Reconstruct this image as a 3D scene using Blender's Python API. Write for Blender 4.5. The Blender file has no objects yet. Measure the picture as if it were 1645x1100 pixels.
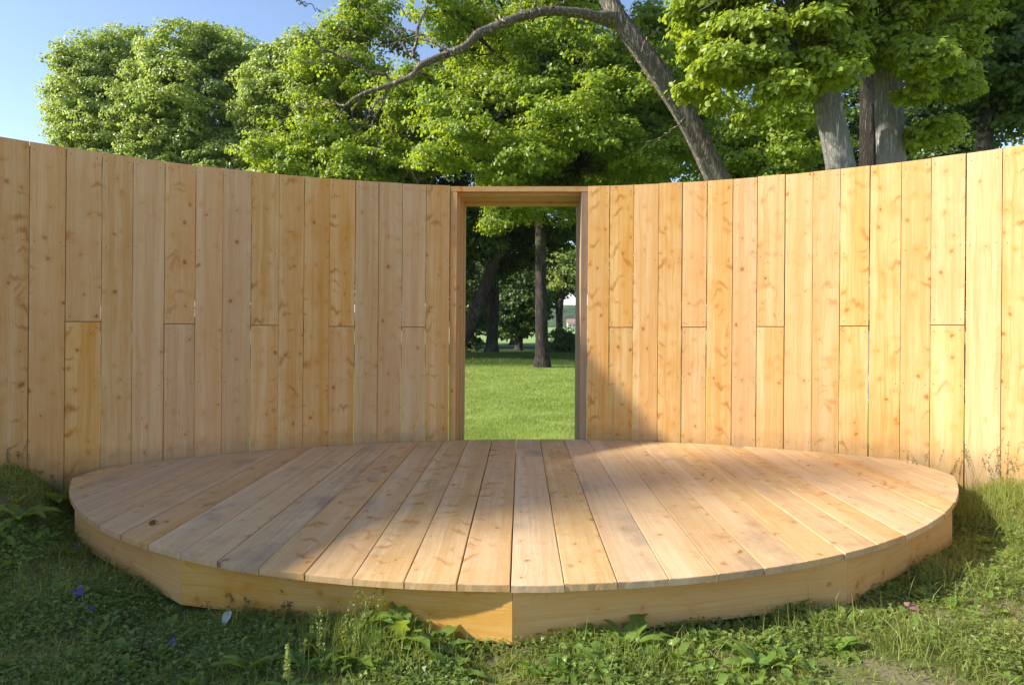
import bpy, math, random
import numpy as np
from mathutils import Vector, noise as mn
RN = np.random.RandomState(7); random.seed(7)
scene = bpy.context.scene; COL = scene.collection
H = 1.1                      # eye height above the platform, metres
ZD = 0.257                   # platform top above the near ground
ZC = ZD + H                  # camera height
F = 1003.0; W0, H0 = 1645.0, 1100.0; CX, CY = 822.5, 522.3
# ---------------------------------------------------------------- camera, sky, sun, exposure
cam = bpy.data.cameras.new('camera'); co = bpy.data.objects.new('camera', cam); COL.objects.link(co)
co.location = (0, 0, ZC); co.rotation_euler = (math.radians(90), 0, 0)
cam.sensor_fit = 'HORIZONTAL'; cam.sensor_width = 36; cam.lens = 36 * F / W0
cam.shift_y = -(H0/2 - CY) / W0
cam.clip_start = .05; cam.clip_end = 6000
scene.camera = co
SUN_EL = math.radians(31.15); SX, SY = -math.sin(math.radians(81.7)), -math.cos(math.radians(81.7))  # towards the sun
w = bpy.data.worlds.new('World'); scene.world = w; w.use_nodes = True
nt = w.node_tree; bg = nt.nodes['Background']; sk = nt.nodes.new('ShaderNodeTexSky')
sk.sky_type = 'NISHITA'; sk.sun_disc = False; sk.sun_elevation = SUN_EL
sk.sun_rotation = math.atan2(SX, SY); sk.air_density = 1.0; sk.dust_density = .15; sk.ozone_density = 2.6
tint = nt.nodes.new('ShaderNodeMix'); tint.data_type = 'RGBA'; tint.blend_type = 'MULTIPLY'; tint.inputs[0].default_value = 1; tint.inputs[7].default_value = (1.10, .985, .96, 1)
nt.links.new(sk.outputs[0], tint.inputs[6]); nt.links.new(tint.outputs[2], bg.inputs[0]); bg.inputs[1].default_value = .138
sd = Vector((SX*math.cos(SUN_EL), SY*math.cos(SUN_EL), math.sin(SUN_EL)))
sun = bpy.data.lights.new('sun', 'SUN'); so = bpy.data.objects.new('sun', sun); COL.objects.link(so)
sun.energy = 4.7; sun.angle = math.radians(1.6); sun.color = (1, .93, .80)
so.rotation_euler = sd.to_track_quat('Z', 'Y').to_euler()
scene.view_settings.view_transform = 'Standard'; scene.view_settings.look = 'None'
scene.view_settings.exposure = .93; scene.view_settings.gamma = 1
scene.cycles.max_bounces = 8; scene.cycles.diffuse_bounces = 4; scene.cycles.transmission_bounces = 4
scene.cycles.glossy_bounces = 2; scene.cycles.use_denoising = True

# ---------------------------------------------------------------- helpers
def px(x, y, Y):             # where pixel x, y of the photograph lies at depth Y
    return Vector(((x-CX)*Y/F, Y, ZC + (CY-y)*Y/F))
def tag(o, label=None, cat=None, group=None, kind=None):
    if label: o['label'] = label
    if cat: o['category'] = cat
    if group: o['group'] = group
    if kind: o['kind'] = kind
    return o
def empty(name, loc, label=None, cat=None, group=None):
    o = bpy.data.objects.new(name, None); o.location = loc; COL.objects.link(o); o.empty_display_size = .2
    return tag(o, label, cat, group)
def link(name, me, parent=None):
    o = bpy.data.objects.new(name, me); COL.objects.link(o)
    if parent:
        o.parent = parent; o.location = -Vector(parent.location)   # meshes are written in world metres
    return o
def fast_mesh(name, V, Fc, mat, rnd=None, smooth=False, parent=None, uv=None):
    """V (n,3), Fc (m,k) one face size; rnd one value per face"""
    V = np.asarray(V, np.float32); Fc = np.asarray(Fc, np.int32); m, k = Fc.shape
    me = bpy.data.meshes.new(name); me.vertices.add(len(V)); me.loops.add(m*k); me.polygons.add(m)
    me.vertices.foreach_set('co', V.ravel()); me.loops.foreach_set('vertex_index', Fc.ravel())
    me.polygons.foreach_set('loop_start', np.arange(0, m*k, k, dtype=np.int32))
    if smooth: me.polygons.foreach_set('use_smooth', np.ones(m, bool))
    me.update(calc_edges=True)
    if rnd is not None:
        a = me.attributes.new('rnd', 'FLOAT', 'FACE'); a.data.foreach_set('value', np.asarray(rnd, np.float32))
    if uv is not None:
        u = me.uv_layers.new(name='UVMap'); u.data.foreach_set('uv', np.asarray(uv, np.float32).ravel())
    me.materials.append(mat)
    return link(name, me, parent)
class MB:
    def __init__(s): s.v = []; s.f = []; s.uv = []; s.r = []; s.m = []; s.s = []
    def add(s, verts, faces, rnd=0., mat=0, uvs=None, smooth=False):
        b = len(s.v); s.v += [tuple(v) for v in verts]
        for i, f in enumerate(faces):
            s.f.append([b+j for j in f]); s.r.append(rnd); s.m.append(mat); s.s.append(smooth)
            s.uv += (uvs[i] if uvs else [(0, 0)]*len(f))
    def build(s, name, mats, parent=None):
        me = bpy.data.meshes.new(name); me.from_pydata(s.v, [], s.f)
        for m in (mats if isinstance(mats, list) else [mats]): me.materials.append(m)
        me.polygons.foreach_set('material_index', s.m); me.polygons.foreach_set('use_smooth', s.s)
        a = me.attributes.new('rnd', 'FLOAT', 'FACE'); a.data.foreach_set('value', s.r)
        u = me.uv_layers.new(name='UVMap'); u.data.foreach_set('uv', [c for p in s.uv for c in p])
        me.update()
        return link(name, me, parent)
def tube(path, radii, sides=10, rough=0., seed=0):
    P = np.array([tuple(p) for p in path], float); n = len(P)
    T = np.gradient(P, axis=0); T /= np.linalg.norm(T, axis=1)[:, None]
    u = np.cross(T[0], [.31, .9, .2]); u /= np.linalg.norm(u); V = []
    rs = np.random.RandomState(seed); ph = rs.rand(6)*6.28
    for i in range(n):
        u = u - T[i]*(u@T[i]); u /= np.linalg.norm(u); v = np.cross(T[i], u)
        for k in range(sides):
            a = 2*math.pi*k/sides
            q = 1 + rough*(.5*math.sin(3*a+ph[0]+i*.25)+.4*math.sin(5*a+ph[1]-i*.4)+.35*math.sin(2*a+ph[2]+i*.8)+.5*(rs.rand()-.5))
            V.append(P[i] + radii[i]*q*(math.cos(a)*u+math.sin(a)*v))
    Fc = [(i*sides+k, i*sides+(k+1) % sides, (i+1)*sides+(k+1) % sides, (i+1)*sides+k) for i in range(n-1) for k in range(sides)]
    return V, Fc
def spline(pts, n):          # Catmull-Rom through pts (vectors of any size)
    P = [np.array(tuple(p), float) for p in pts]; P = [2*P[0]-P[1]] + P + [2*P[-1]-P[-2]]
    out = []; m = len(P)-3
    for i in range(n):
        t = i/(n-1)*m; k = min(int(t), m-1); t -= k; a, b, c, d = P[k:k+4]
        out.append(.5*((2*b)+(c-a)*t+(2*a-5*b+4*c-d)*t*t+(3*b-a-3*c+d)*t**3))
    return out

# ---------------------------------------------------------------- materials
class NT:
    def __init__(s, name):
        s.m = bpy.data.materials.new(name); s.m.use_nodes = True; s.t = s.m.node_tree
        s.t.nodes.clear(); s.out = s.t.nodes.new('ShaderNodeOutputMaterial')
    def n(s, typ, **kw):
        nd = s.t.nodes.new('ShaderNode'+typ)
        for k, v in kw.items(): setattr(nd, k, v)
        return nd
    def l(s, a, b): s.t.links.new(a, b)
    def put(s, sock, v):
        if isinstance(v, (int, float, tuple, list)): sock.default_value = v
        else: s.l(v, sock)
    def math(s, op, a, b=0., c=0., clamp=False):
        nd = s.n('Math', operation=op, use_clamp=clamp); s.put(nd.inputs[0], a); s.put(nd.inputs[1], b); s.put(nd.inputs[2], c)
        return nd.outputs[0]
    def vec(s, x, y, z=0.):
        nd = s.n('CombineXYZ'); s.put(nd.inputs[0], x); s.put(nd.inputs[1], y); s.put(nd.inputs[2], z); return nd.outputs[0]
    def noise(s, v, scale=1., detail=2., rough=.5, dist=0.):
        nd = s.n('TexNoise'); s.put(nd.inputs['Vector'], v); nd.inputs['Scale'].default_value = scale
        nd.inputs['Detail'].default_value = detail; nd.inputs['Roughness'].default_value = rough; nd.inputs['Distortion'].default_value = dist
        return nd.outputs['Fac']
    def ss(s, v, a, b, lo=0., hi=1.):
        nd = s.n('MapRange', interpolation_type='SMOOTHSTEP'); s.put(nd.inputs[0], v)
        for i, q in enumerate((a, b, lo, hi)): nd.inputs[i+1].default_value = q
        return nd.outputs[0]
    def mix(s, f, a, b, mode='MIX'):
        nd = s.n('Mix', data_type='RGBA', blend_type=mode); s.put(nd.inputs[0], f)
        for sock, v in ((nd.inputs[6], a), (nd.inputs[7], b)):
            if isinstance(v, tuple): sock.default_value = (*v, 1)
            else: s.l(v, sock)
        return nd.outputs[2]
    def attr(s, name, o='Fac'): nd = s.n('Attribute'); nd.attribute_name = name; return nd.outputs[o]
    def pos(s): return s.n('NewGeometry').outputs['Position']
    def bsdf(s, col, rough=.7, bump=None, bstr=.3, bdist=.01, spec=.3):
        b = s.n('BsdfPrincipled'); s.put(b.inputs['Base Color'], (*col, 1) if isinstance(col, tuple) else col)
        s.put(b.inputs['Roughness'], rough); b.inputs['Specular IOR Level'].default_value = spec
        if bump is not None:
            bp = s.n('Bump'); bp.inputs['Strength'].default_value = bstr; bp.inputs['Distance'].default_value = bdist
            s.l(bump, bp.inputs['Height']); s.l(bp.outputs[0], b.inputs['Normal'])
        return b.outputs[0]
    def done(s, sh): s.l(sh, s.out.inputs[0]); return s.m
def wood(name, base=(.615, .355, .130), pale=(.75, .54, .285), orange=(.58, .265, .06), dirt=0., pink=.35):
    M = NT(name); uv = M.n('UVMap'); uv.uv_map = 'UVMap'
    sp = M.n('SeparateXYZ'); M.l(uv.outputs[0], sp.inputs[0]); u, v = sp.outputs[0], sp.outputs[1]
    r = M.attr('rnd'); ro = M.math('MULTIPLY', r, 63.7); r2 = M.math('FRACT', M.math('MULTIPLY', r, 7.31)); r3 = M.math('FRACT', M.math('MULTIPLY', r, 13.77))
    r4 = M.math('FRACT', M.math('MULTIPLY', r, 29.3))
    vo = M.math('ADD', v, ro)
    warp = M.noise(M.vec(M.math('MULTIPLY', u, 9.), M.math('MULTIPLY', vo, 2.6), ro), 1., 3.)
    uw = M.math('ADD', u, M.math('MULTIPLY', M.math('SUBTRACT', warp, .5), .05))
    # knots
    kv = M.vec(M.math('ADD', M.math('MULTIPLY', uw, 7.), ro), M.math('MULTIPLY', M.math('ADD', vo, M.math('MULTIPLY', M.math('SUBTRACT', warp, .5), .12)), 6.2), 0.)
    vn = M.n('TexVoronoi', voronoi_dimensions='2D'); M.l(kv, vn.inputs['Vector']); vn.inputs['Scale'].default_value = 1.
    kd = vn.outputs['Distance']; kc = M.n('SeparateColor'); M.l(vn.outputs['Color'], kc.inputs[0])
    on = M.ss(M.math('ADD', kc.outputs[0], M.math('MULTIPLY', r4, .38)), .55, .60); size = M.math('MULTIPLY_ADD', M.math('POWER', kc.outputs[1], 2.5), .10, .028)
    core = M.math('MULTIPLY', M.math('MULTIPLY', M.math('SUBTRACT', 1., M.ss(M.math('DIVIDE', kd, size), .4, 1.35)), on), M.math('MULTIPLY_ADD', kc.outputs[2], .75, .25))
    halo = M.math('MULTIPLY', M.math('SUBTRACT', 1., M.ss(kd, .03, .34)), on)
    # feathery marks across the board
    def marks(fu, fv, sl, off, thr, wob):
        q = M.math('ADD', M.math('ADD', M.math('MULTIPLY', vo, fv), M.math('MULTIPLY', M.math('ABSOLUTE', M.math('SUBTRACT', u, .1)), sl)), M.math('MULTIPLY', M.math('SUBTRACT', warp, .5), wob))
        wn = M.n('TexVoronoi', voronoi_dimensions='2D'); M.l(M.vec(M.math('ADD', M.math('MULTIPLY', u, fu), M.math('ADD', ro, off)), q, 0.), wn.inputs['Vector']); wn.inputs['Scale'].default_value = 1.
        wc = M.n('SeparateColor'); M.l(wn.outputs['Color'], wc.inputs[0])
        ragged = M.noise(M.vec(M.math('MULTIPLY', u, 30.), M.math('MULTIPLY', vo, 90.), ro), 1., 3.)
        d = M.math('ADD', wn.outputs['Distance'], M.math('MULTIPLY', M.math('SUBTRACT', ragged, .5), .14))
        return M.math('MULTIPLY', M.math('SUBTRACT', 1., M.ss(d, .0, .24)), M.ss(wc.outputs[0], thr, thr+.06))
    many = M.ss(r4, .25, .75)
    mark = M.math('MAXIMUM', marks(2.9, 6.5, 4., 3., .56, 2.2), M.math('MULTIPLY', marks(4.2, 13., -6., 31., .80, 3.), .8))
    mark = M.math('MULTIPLY', mark, M.math('MULTIPLY_ADD', many, .75, .25))
    # grain, bent round the knots
    ug = M.math('ADD', uw, M.math('MULTIPLY', halo, .012))
    g1 = M.noise(M.vec(M.math('MULTIPLY', ug, 120.), M.math('MULTIPLY', vo, 2.2), ro), 1., 4., .6)
    g2 = M.noise(M.vec(M.math('MULTIPLY', ug, 34.), M.math('MULTIPLY', vo, .5), M.math('ADD', ro, 5.)), 1., 2.)
    tone = M.noise(M.vec(M.math('MULTIPLY', uw, 11.), M.math('MULTIPLY', vo, .45), M.math('ADD', ro, 9.)), 1., 2.)
    cloud = M.noise(M.vec(M.math('MULTIPLY', u, 5.), M.math('MULTIPLY', vo, 3.2), M.math('ADD', ro, 21.)), 1., 4., .6)
    split = M.ss(M.math('SUBTRACT', M.math('ADD', u, M.math('MULTIPLY', M.math('SUBTRACT', warp, .5), .012)), M.math('MULTIPLY_ADD', r2, .12, .05)), -.001, .003)
    split = M.math('MULTIPLY', split, M.ss(r3, .45, .5))
    t = M.math('ADD', M.math('MULTIPLY', g1, .35), M.math('ADD', M.math('MULTIPLY', g2, .45), M.math('MULTIPLY', tone, .5)))
    c = M.mix(M.ss(t, .42, .86), pale, base)
    c = M.mix(M.math('MULTIPLY', M.ss(g1, .50, .70), .36), c, orange)
    c = M.mix(M.math('MULTIPLY', M.ss(cloud, .42, .72), M.math('MULTIPLY_ADD', r4, .28, .16)), c, orange)
    c = M.mix(M.math('MULTIPLY', r2, pink), c, (.60, .37, .215))
    c = M.mix(M.math('MULTIPLY', split, .25), c, orange)
    c = M.mix(M.math('MULTIPLY', mark, M.math('MULTIPLY', M.ss(cloud, .22, .48), .85)), c, (.42, .19, .06))
    c = M.mix(M.math('MULTIPLY', halo, .30), c, orange)
    c = M.mix(M.math('MULTIPLY', core, .80), c, (.24, .10, .04))
    pp = M.pos()
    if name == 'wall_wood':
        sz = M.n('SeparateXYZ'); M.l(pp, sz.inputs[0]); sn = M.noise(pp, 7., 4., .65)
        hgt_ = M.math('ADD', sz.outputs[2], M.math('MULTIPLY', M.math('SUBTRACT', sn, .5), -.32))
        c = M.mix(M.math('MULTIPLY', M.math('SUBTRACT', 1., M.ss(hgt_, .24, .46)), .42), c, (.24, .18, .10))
    if dirt:
        d1 = M.noise(M.vec(M.math('MULTIPLY', u, 2.4), M.math('MULTIPLY', vo, 1.3), ro), 1., 4., .62)
        c = M.mix(M.math('MULTIPLY', M.ss(d1, .54, .76), dirt), c, (.155, .13, .125))
        d2 = M.noise(pp, 2.1, 5., .6); c = M.mix(M.math('MULTIPLY', M.ss(d2, .5, .75), .3*dirt), c, (.30, .21, .15))
        d3 = M.noise(pp, 38., 3., .6); c = M.mix(M.math('MULTIPLY', M.ss(d3, .60, .74), .35), c, (.80, .66, .48))
    val = M.n('HueSaturation'); M.l(c, val.inputs['Color']); M.put(val.inputs['Value'], M.math('MULTIPLY_ADD', r3, .15, .93))
    M.put(val.inputs['Saturation'], M.math('MULTIPLY_ADD', r4, .18, .95))
    saw = M.noise(M.vec(M.math('MULTIPLY', u, 26.), M.math('MULTIPLY', vo, 210.), ro), 1., 2.)
    fib = M.noise(M.vec(M.math('MULTIPLY', u, 420.), M.math('MULTIPLY', vo, 24.), ro), 1., 2.)
    bh = M.math('ADD', M.math('ADD', M.math('MULTIPLY', saw, .35), M.math('MULTIPLY', fib, .5)), M.math('ADD', M.math('MULTIPLY', g1, .5), M.math('MULTIPLY', core, -.6)))
    return M.done(M.bsdf(val.outputs[0], .72, bh, .5, .004, .25))
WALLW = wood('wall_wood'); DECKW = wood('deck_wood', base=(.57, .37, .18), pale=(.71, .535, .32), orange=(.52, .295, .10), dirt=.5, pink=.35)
SKIRTW = wood('skirt_wood', base=(.66, .37, .12), pale=(.72, .465, .20), orange=(.60, .275, .06), pink=.1)
FRAMEW = wood('frame_wood', base=(.50, .32, .15), pale=(.62, .44, .24), pink=.2)
def plain(name, col, rough=.7, metal=0.):
    M = NT(name); n = M.noise(M.pos(), 60., 3.); c = M.mix(n, tuple(x*.75 for x in col), tuple(min(1, x*1.25) for x in col))
    return M.done(M.bsdf(c, rough))
JAMBW = wood('shaded_jamb_wood', base=(.29, .185, .115), pale=(.37, .25, .16), orange=(.22, .13, .06), pink=0.)  # right jamb only: its shade is put into a darker wood colour
NAIL = plain('nail_steel', (.09, .075, .07), .5)
def leaf_mat(name, dark, light, trans, tf=.42, rough=.42, patch=.5):
    M = NT(name); r = M.attr('rnd'); pn = M.noise(M.pos(), patch, 2.)
    c = M.mix(M.math('MULTIPLY_ADD', r, .75, M.math('MULTIPLY', M.math('SUBTRACT', pn, .35), .6), clamp=True), dark, light)
    b = M.n('BsdfPrincipled'); M.l(c, b.inputs['Base Color']); b.inputs['Roughness'].default_value = rough; b.inputs['Specular IOR Level'].default_value = .45
    t = M.n('BsdfTranslucent'); tc = M.mix(.8, c, trans); M.l(tc, t.inputs[0])
    mx = M.n('MixShader'); mx.inputs[0].default_value = tf; M.l(b.outputs[0], mx.inputs[1]); M.l(t.outputs[0], mx.inputs[2])
    return M.done(mx.outputs[0])
MAPLE = leaf_mat('maple_leaf', (.11, .18, .018), (.27, .37, .04), (.60, .72, .035), .46)
LINDEN = leaf_mat('linden_leaf', (.13, .20, .02), (.33, .42, .055), (.68, .78, .045), .48, .42)
FARLEAF = leaf_mat('far_leaf', (.15, .22, .05), (.42, .50, .15), (.56, .68, .11), .46, .36)
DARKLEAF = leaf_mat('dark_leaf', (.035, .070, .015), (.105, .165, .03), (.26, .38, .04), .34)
GRASS = leaf_mat('grass_blade', (.08, .125, .02), (.42, .46, .13), (.54, .60, .09), .40, .5, 1.6)
LAWN = leaf_mat('lawn_blade', (.15, .23, .04), (.46, .55, .17), (.60, .70, .14), .42, .5, 2.2)
CLOVER = leaf_mat('clover_leaf', (.065, .12, .022), (.29, .37, .09), (.42, .52, .08), .38, .42, 2.)
DOCK = leaf_mat('dock_leaf', (.11, .20, .035), (.25, .36, .07), (.5, .62, .06), .42, .36, 6.)
STRAW = leaf_mat('dry_stem', (.16, .13, .06), (.34, .30, .14), (.3, .28, .1), .25, .6, 3.)
SPIKE = leaf_mat('flower_spike', (.30, .36, .07), (.50, .55, .14), (.5, .55, .1), .35, .6, 8.)
PURPLE = leaf_mat('purple_petal', (.16, .07, .42), (.34, .20, .70), (.4, .2, .7), .3, .5, 20.)
PINK = leaf_mat('pink_petal', (.34, .12, .17), (.50, .26, .30), (.4, .2, .22), .3, .5, 20.)
PALEL = leaf_mat('pale_leaf', (.33, .38, .29), (.48, .52, .40), (.35, .42, .2), .2, .5, 20.)
DRYL = leaf_mat('dry_leaf', (.16, .055, .03), (.30, .13, .06), (.3, .1, .03), .2, .6, 20.)
def bark(name, a, b, sc=1.):
    M = NT(name); p = M.pos(); mp = M.n('Mapping'); M.l(p, mp.inputs[0]); mp.inputs['Scale'].default_value = (17*sc, 17*sc, 2.6*sc)
    n1 = M.noise(mp.outputs[0], 1., 5., .65, .6); n2 = M.noise(p, 1.4, 4.)
    ridge = M.math('ABSOLUTE', M.math('SUBTRACT', n1, .5))
    c = M.mix(M.ss(ridge, 0., .13), a, b); c = M.mix(M.ss(n2, .5, .7, 0, .4), c, (.20, .21, .15))
    return M.done(M.bsdf(c, .9, M.ss(ridge, 0., .15), .9, .035, .1))
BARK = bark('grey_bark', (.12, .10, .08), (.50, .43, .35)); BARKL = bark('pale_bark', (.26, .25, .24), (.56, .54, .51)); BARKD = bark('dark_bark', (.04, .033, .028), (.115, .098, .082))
def ground_mat():
    M = NT('ground_soil'); p = M.pos(); n1 = M.noise(p, 1.1, 5., .6); n2 = M.noise(p, 30., 4., .65); n3 = M.noise(p, .35, 3.)
    soil = M.mix(n2, (.12, .09, .055), (.32, .25, .18)); gr = M.mix(n2, (.06, .08, .02), (.17, .20, .055))
    near = M.mix(M.ss(n1, .40, .56), soil, gr)
    sp = M.n('SeparateXYZ'); M.l(p, sp.inputs[0]); Y = sp.outputs[1]
    lawn = M.mix(n2, (.13, .19, .02), (.30, .37, .06)); lawn = M.mix(M.ss(n3, .4, .7, 0, .35), lawn, (.17, .22, .05))
    field = M.mix(n3, (.22, .33, .10), (.30, .38, .13))
    lawn = M.mix(M.ss(Y, 20.1, 20.9), lawn, (.045, .075, .028)); c = M.mix(M.ss(Y, 5.0, 5.6), near, lawn); c = M.mix(M.ss(Y, 40., 52.), c, field)  # ground past the lawn coloured dark to deepen the tree shadow
    return M.done(M.bsdf(c, .95, n2, .6, .02, .1))

# ---------------------------------------------------------------- plan of the place (metres), fitted to the photograph
WC = (.1735*H, .6257*H); WR = 4.867*H            # centre and radius of the curved wall
DC = (.0104*H, 5.7318*H); DR = 3.3244*H          # centre and radius of the platform's front
ZT = ZC + 1.217*H                                # top of the wall
def sm(x, a, b):
    t = np.clip((x-a)/(b-a), 0, 1); return t*t*(3-2*t)
def ground(x, y):
    x = np.asarray(x, float); y = np.asarray(y, float)
    r = np.hypot(x-WC[0], y-WC[1])/H; a = np.degrees(np.arctan2(x-WC[0], y-WC[1]))
    left = sm(-a, 22, 42); right = sm(a, 25, 42)
    rd = np.hypot(x-DC[0], y-DC[1])-3.29*H; out = np.maximum(sm(rd, -.02, .42), sm(np.abs(x), 2.95*H, 3.4*H))
    rise = (left*.27*H + right*.13*H)*sm(r, 3.1, 4.75)*(1-sm(r, 5.2, 9))*out
    mound = .055*left*sm(r, 2.0, 3.4)*out
    small = .012*np.sin(x*5.1+y*2.2)+.010*np.sin(x*2.3-y*6.1+1)+.008*np.sin(x*9.+y*7.)
    far = -.0 - .20*sm(r, 14, 40)
    return rise + mound + small*(1-sm(r, 8, 20)) - .012 + far
def axis(a, b, near, step, far):
    s = [near*0]; x = 0.
    while x < far:
        x += step*max(1, (x/near)**1.25) if x > near else step; s.append(x)
    return np.array(s)
h = axis(0, 1, 7., .07, 2600.)
gx = np.concatenate([-h[:0:-1], h]); hy = axis(0, 1, 7., .07, 2600.); gy = np.concatenate([-hy[:0:-1][::1], hy])
gy = gy[gy > -400]
GX, GY = np.meshgrid(gx, gy); GZ = ground(GX, GY)
V = np.stack([GX, GY, GZ], -1).reshape(-1, 3); nx, ny = len(gx), len(gy)
I = (np.arange(ny-1)[:, None]*nx+np.arange(nx-1)).ravel()
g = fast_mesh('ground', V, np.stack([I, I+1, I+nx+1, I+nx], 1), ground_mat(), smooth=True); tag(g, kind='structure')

# ---------------------------------------------------------------- curved plank wall with its doorway
LB = [47.7, 107, 164, 214.3, 265.8, 315.1, 358.7, 404.7, 448.8, 489.1, 530.3, 571.4, 609, 646.7, 684.9, 723.2]
RB = [945, 979.8, 1018.5, 1058.7, 1096.3, 1136.6, 1178, 1217.5, 1261.4, 1306.6, 1350.3, 1398, 1448.5, 1496.9, 1552.5, 1611]
def ang(x):                  # angle on the wall's circle seen at pixel column x
    d = (x-CX)/F; a = d*d+1; b = -2*(d*WC[0]+WC[1]); c = WC[0]**2+WC[1]**2-WR**2
    t = (-b+math.sqrt(b*b-4*a*c))/2/a
    return math.atan2(d*t-WC[0], t-WC[1])
LA = [ang(x) for x in LB]; RA = [ang(x) for x in RB]; st = .2/4.867
left = LA[:]; right = RA[:]
while left[0] > math.radians(-84): left.insert(0, left[0]-st*random.uniform(.92, 1.06))
while right[-1] < math.radians(70): right.append(right[-1]+st*random.uniform(.92, 1.06))
LEAN = .0078                 # the whole wall stands a touch out of plumb
def wp(a, r, z): return (WC[0]+r*math.sin(a)+LEAN*(z-ZT), WC[1]+r*math.cos(a), z)
fence = empty('curved_plank_wall', wp(0, WR, 0), 'tall curved wall of upright rough sawn spruce planks with a doorway in the middle', 'wall')
mb = MB()
def plank(A, B, rA, rB, z0, z1, rnd, th=.028, wA=0, wB=0):
    """one board: A, B angles of its edges; wA/wB small waviness of edges"""
    n = 9; zs = [z0+(z1-z0)*i/n for i in range(n+1)]; wid = (B-A)*WR; e = .0018
    rows = []
    for z in zs:
        a = A + random.uniform(-.0009, .0009)/WR; b = B - random.uniform(-.0009, .0009)/WR
        rows.append([wp(a, rA+th, z), wp(a, rA+e, z), wp(a+e/WR, rA, z), wp(b-e/WR, rB, z), wp(b, rB+e, z), wp(b, rB+th, z)])
    V = [p for r_ in rows for p in r_]; us = [-th, 0, e, wid-e, wid, wid+th]; Fc = []; uv = []
    for i in range(n):
        for k in range(5):
            Fc.append((i*6+k, i*6+k+1, (i+1)*6+k+1, (i+1)*6+k)); uv.append([(us[k], zs[i]), (us[k+1], zs[i]), (us[k+1], zs[i+1]), (us[k], zs[i+1])])
        Fc.append((i*6+5, i*6, (i+1)*6, (i+1)*6+5)); uv.append([(wid, zs[i]), (0, zs[i]), (0, zs[i+1]), (wid, zs[i+1])])
    for i, fl in ((0, 1), (n, 0)):
        q = [i*6+k for k in range(6)]; u6 = [(us[k]*.2, zs[i]) for k in range(6)]
        Fc.append(q if fl else q[::-1]); uv.append(u6 if fl else u6[::-1])
    mb.add(V, Fc, rnd, 0, uv)
def nail(a, r, z, rad=.0042):
    ang_ = [k*math.pi/3 for k in range(6)]
    mb.add([wp(a+rad*math.cos(t)/WR, r-.0016, z+rad*math.sin(t)) for t in ang_], [tuple(range(6))], 0, 1)
def run(B, splits):
    for i in range(len(B)-1):
        g1 = random.choice([.0010, .0020, .0032, .0045]); g2 = random.choice([.0010, .0020, .0036])
        A_, B_ = B[i]+g1/WR, B[i+1]-g2/WR
        o = random.uniform(-.003, .003); rA, rB = WR+o+random.uniform(-.0015, .0015), WR+o+random.uniform(-.0015, .0015)
        zt = ZT+random.uniform(-.0025, .0025); zb = float(min(ground(*wp(B[i], WR, 0)[:2]), ground(*wp(B[i+1], WR, 0)[:2])))-.06
        mid = .5*(B[i]+B[i+1]); rn = random.random(); e = .026/WR
        if (i in splits):
            zj = ZC - .022 + (.10 if mid < 0 else .055)*mid*mid
            plank(A_, B_, rA, rB, zj+.0035, zt, rn); plank(A_, B_, rA+.001, rB+.001, zb, zj-.0035, random.random())
            for z in (zj+.045, zj-.045):
                for s in (A_+e, B_-e): nail(s+random.uniform(-.004, .004)/WR, min(rA, rB), z+random.uniform(-.006, .006))
        else: plank(A_, B_, rA, rB, zb, zt, rn)
        for z in (zt-.055, ZD+.62, ZD+.07, ZD+1.72):
            for s in (A_+e, B_-e):
                if z > zt-.1 or random.random() < .75: nail(s+random.uniform(-.006, .006)/WR, min(rA, rB), z+random.uniform(-.012, .012))
kL = len(left)-len(LA)
run(left, {kL+i for i in (1, 4, 7, 10, 13)} | {kL-2-3*i for i in range(8)})
run(right, {1, 4, 7, 10, 13, 16, 19, 22})
mb.build('plank_cladding', [WALLW, NAIL], fence)
def arc_rail(a0, a1, r0, r1, z0, z1, name='rail'):
    m = MB(); n = max(3, int(abs(a1-a0)/st*1)); 
    for i in range(n+1):
        a = a0+(a1-a0)*i/n
    V = []; Fc = []; uv = []
    for i in range(n+1):
        a = a0+(a1-a0)*i/n; V += [wp(a, r0, z0), wp(a, r0, z1), wp(a, r1, z1), wp(a, r1, z0)]
    q = [0, z1-z0, z1-z0+.05, 2*(z1-z0)+.05, 2*(z1-z0)+.1]
    for i in range(n):
        v0, v1 = abs(a1-a0)*WR*i/n, abs(a1-a0)*WR*(i+1)/n
        for k in range(4):
            Fc.append((i*4+k, i*4+(k+1) % 4, (i+1)*4+(k+1) % 4, (i+1)*4+k)); uv.append([(q[k], v0), (q[k+1], v0), (q[k+1], v1), (q[k], v1)])
    Fc += [(0, 3, 2, 1), (n*4, n*4+1, n*4+2, n*4+3)]; uv += [[(0, 0)]*4]*2
    m.add(V, Fc, random.random(), 0, uv); return m.build(name, FRAMEW, fence)
for z in (ZT-.12, ZC-.05, ZD-.12):
    arc_rail(left[0], LA[-1], WR+.034, WR+.074, z, z+.095); arc_rail(RA[0], right[-1], WR+.034, WR+.074, z, z+.095)
def post(a):
    m = MB(); r0, r1 = WR+.075, WR+.135; hw = .035/WR
    V = [wp(a+s*hw, r, z) for z in (-.1, ZT-.03) for s, r in ((-1, r0), (1, r0), (1, r1), (-1, r1))]
    Fc = [(0, 1, 5, 4), (1, 2, 6, 5), (2, 3, 7, 6), (3, 0, 4, 7), (4, 5, 6, 7), (3, 2, 1, 0)]
    m.add(V, Fc, random.random(), 0, [[(i % 2*.07, V[j][2]) for i, j in enumerate(f)] for f in Fc]); m.build('post', FRAMEW, fence)
for a in [LA[i] for i in (0, 1, 4, 6, 9, 12)]+[RA[i] for i in (3, 6, 7, 8, 9, 12, 13, 15)]+left[:kL:4]+right[len(RA)+2::4]: post(a)
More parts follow.
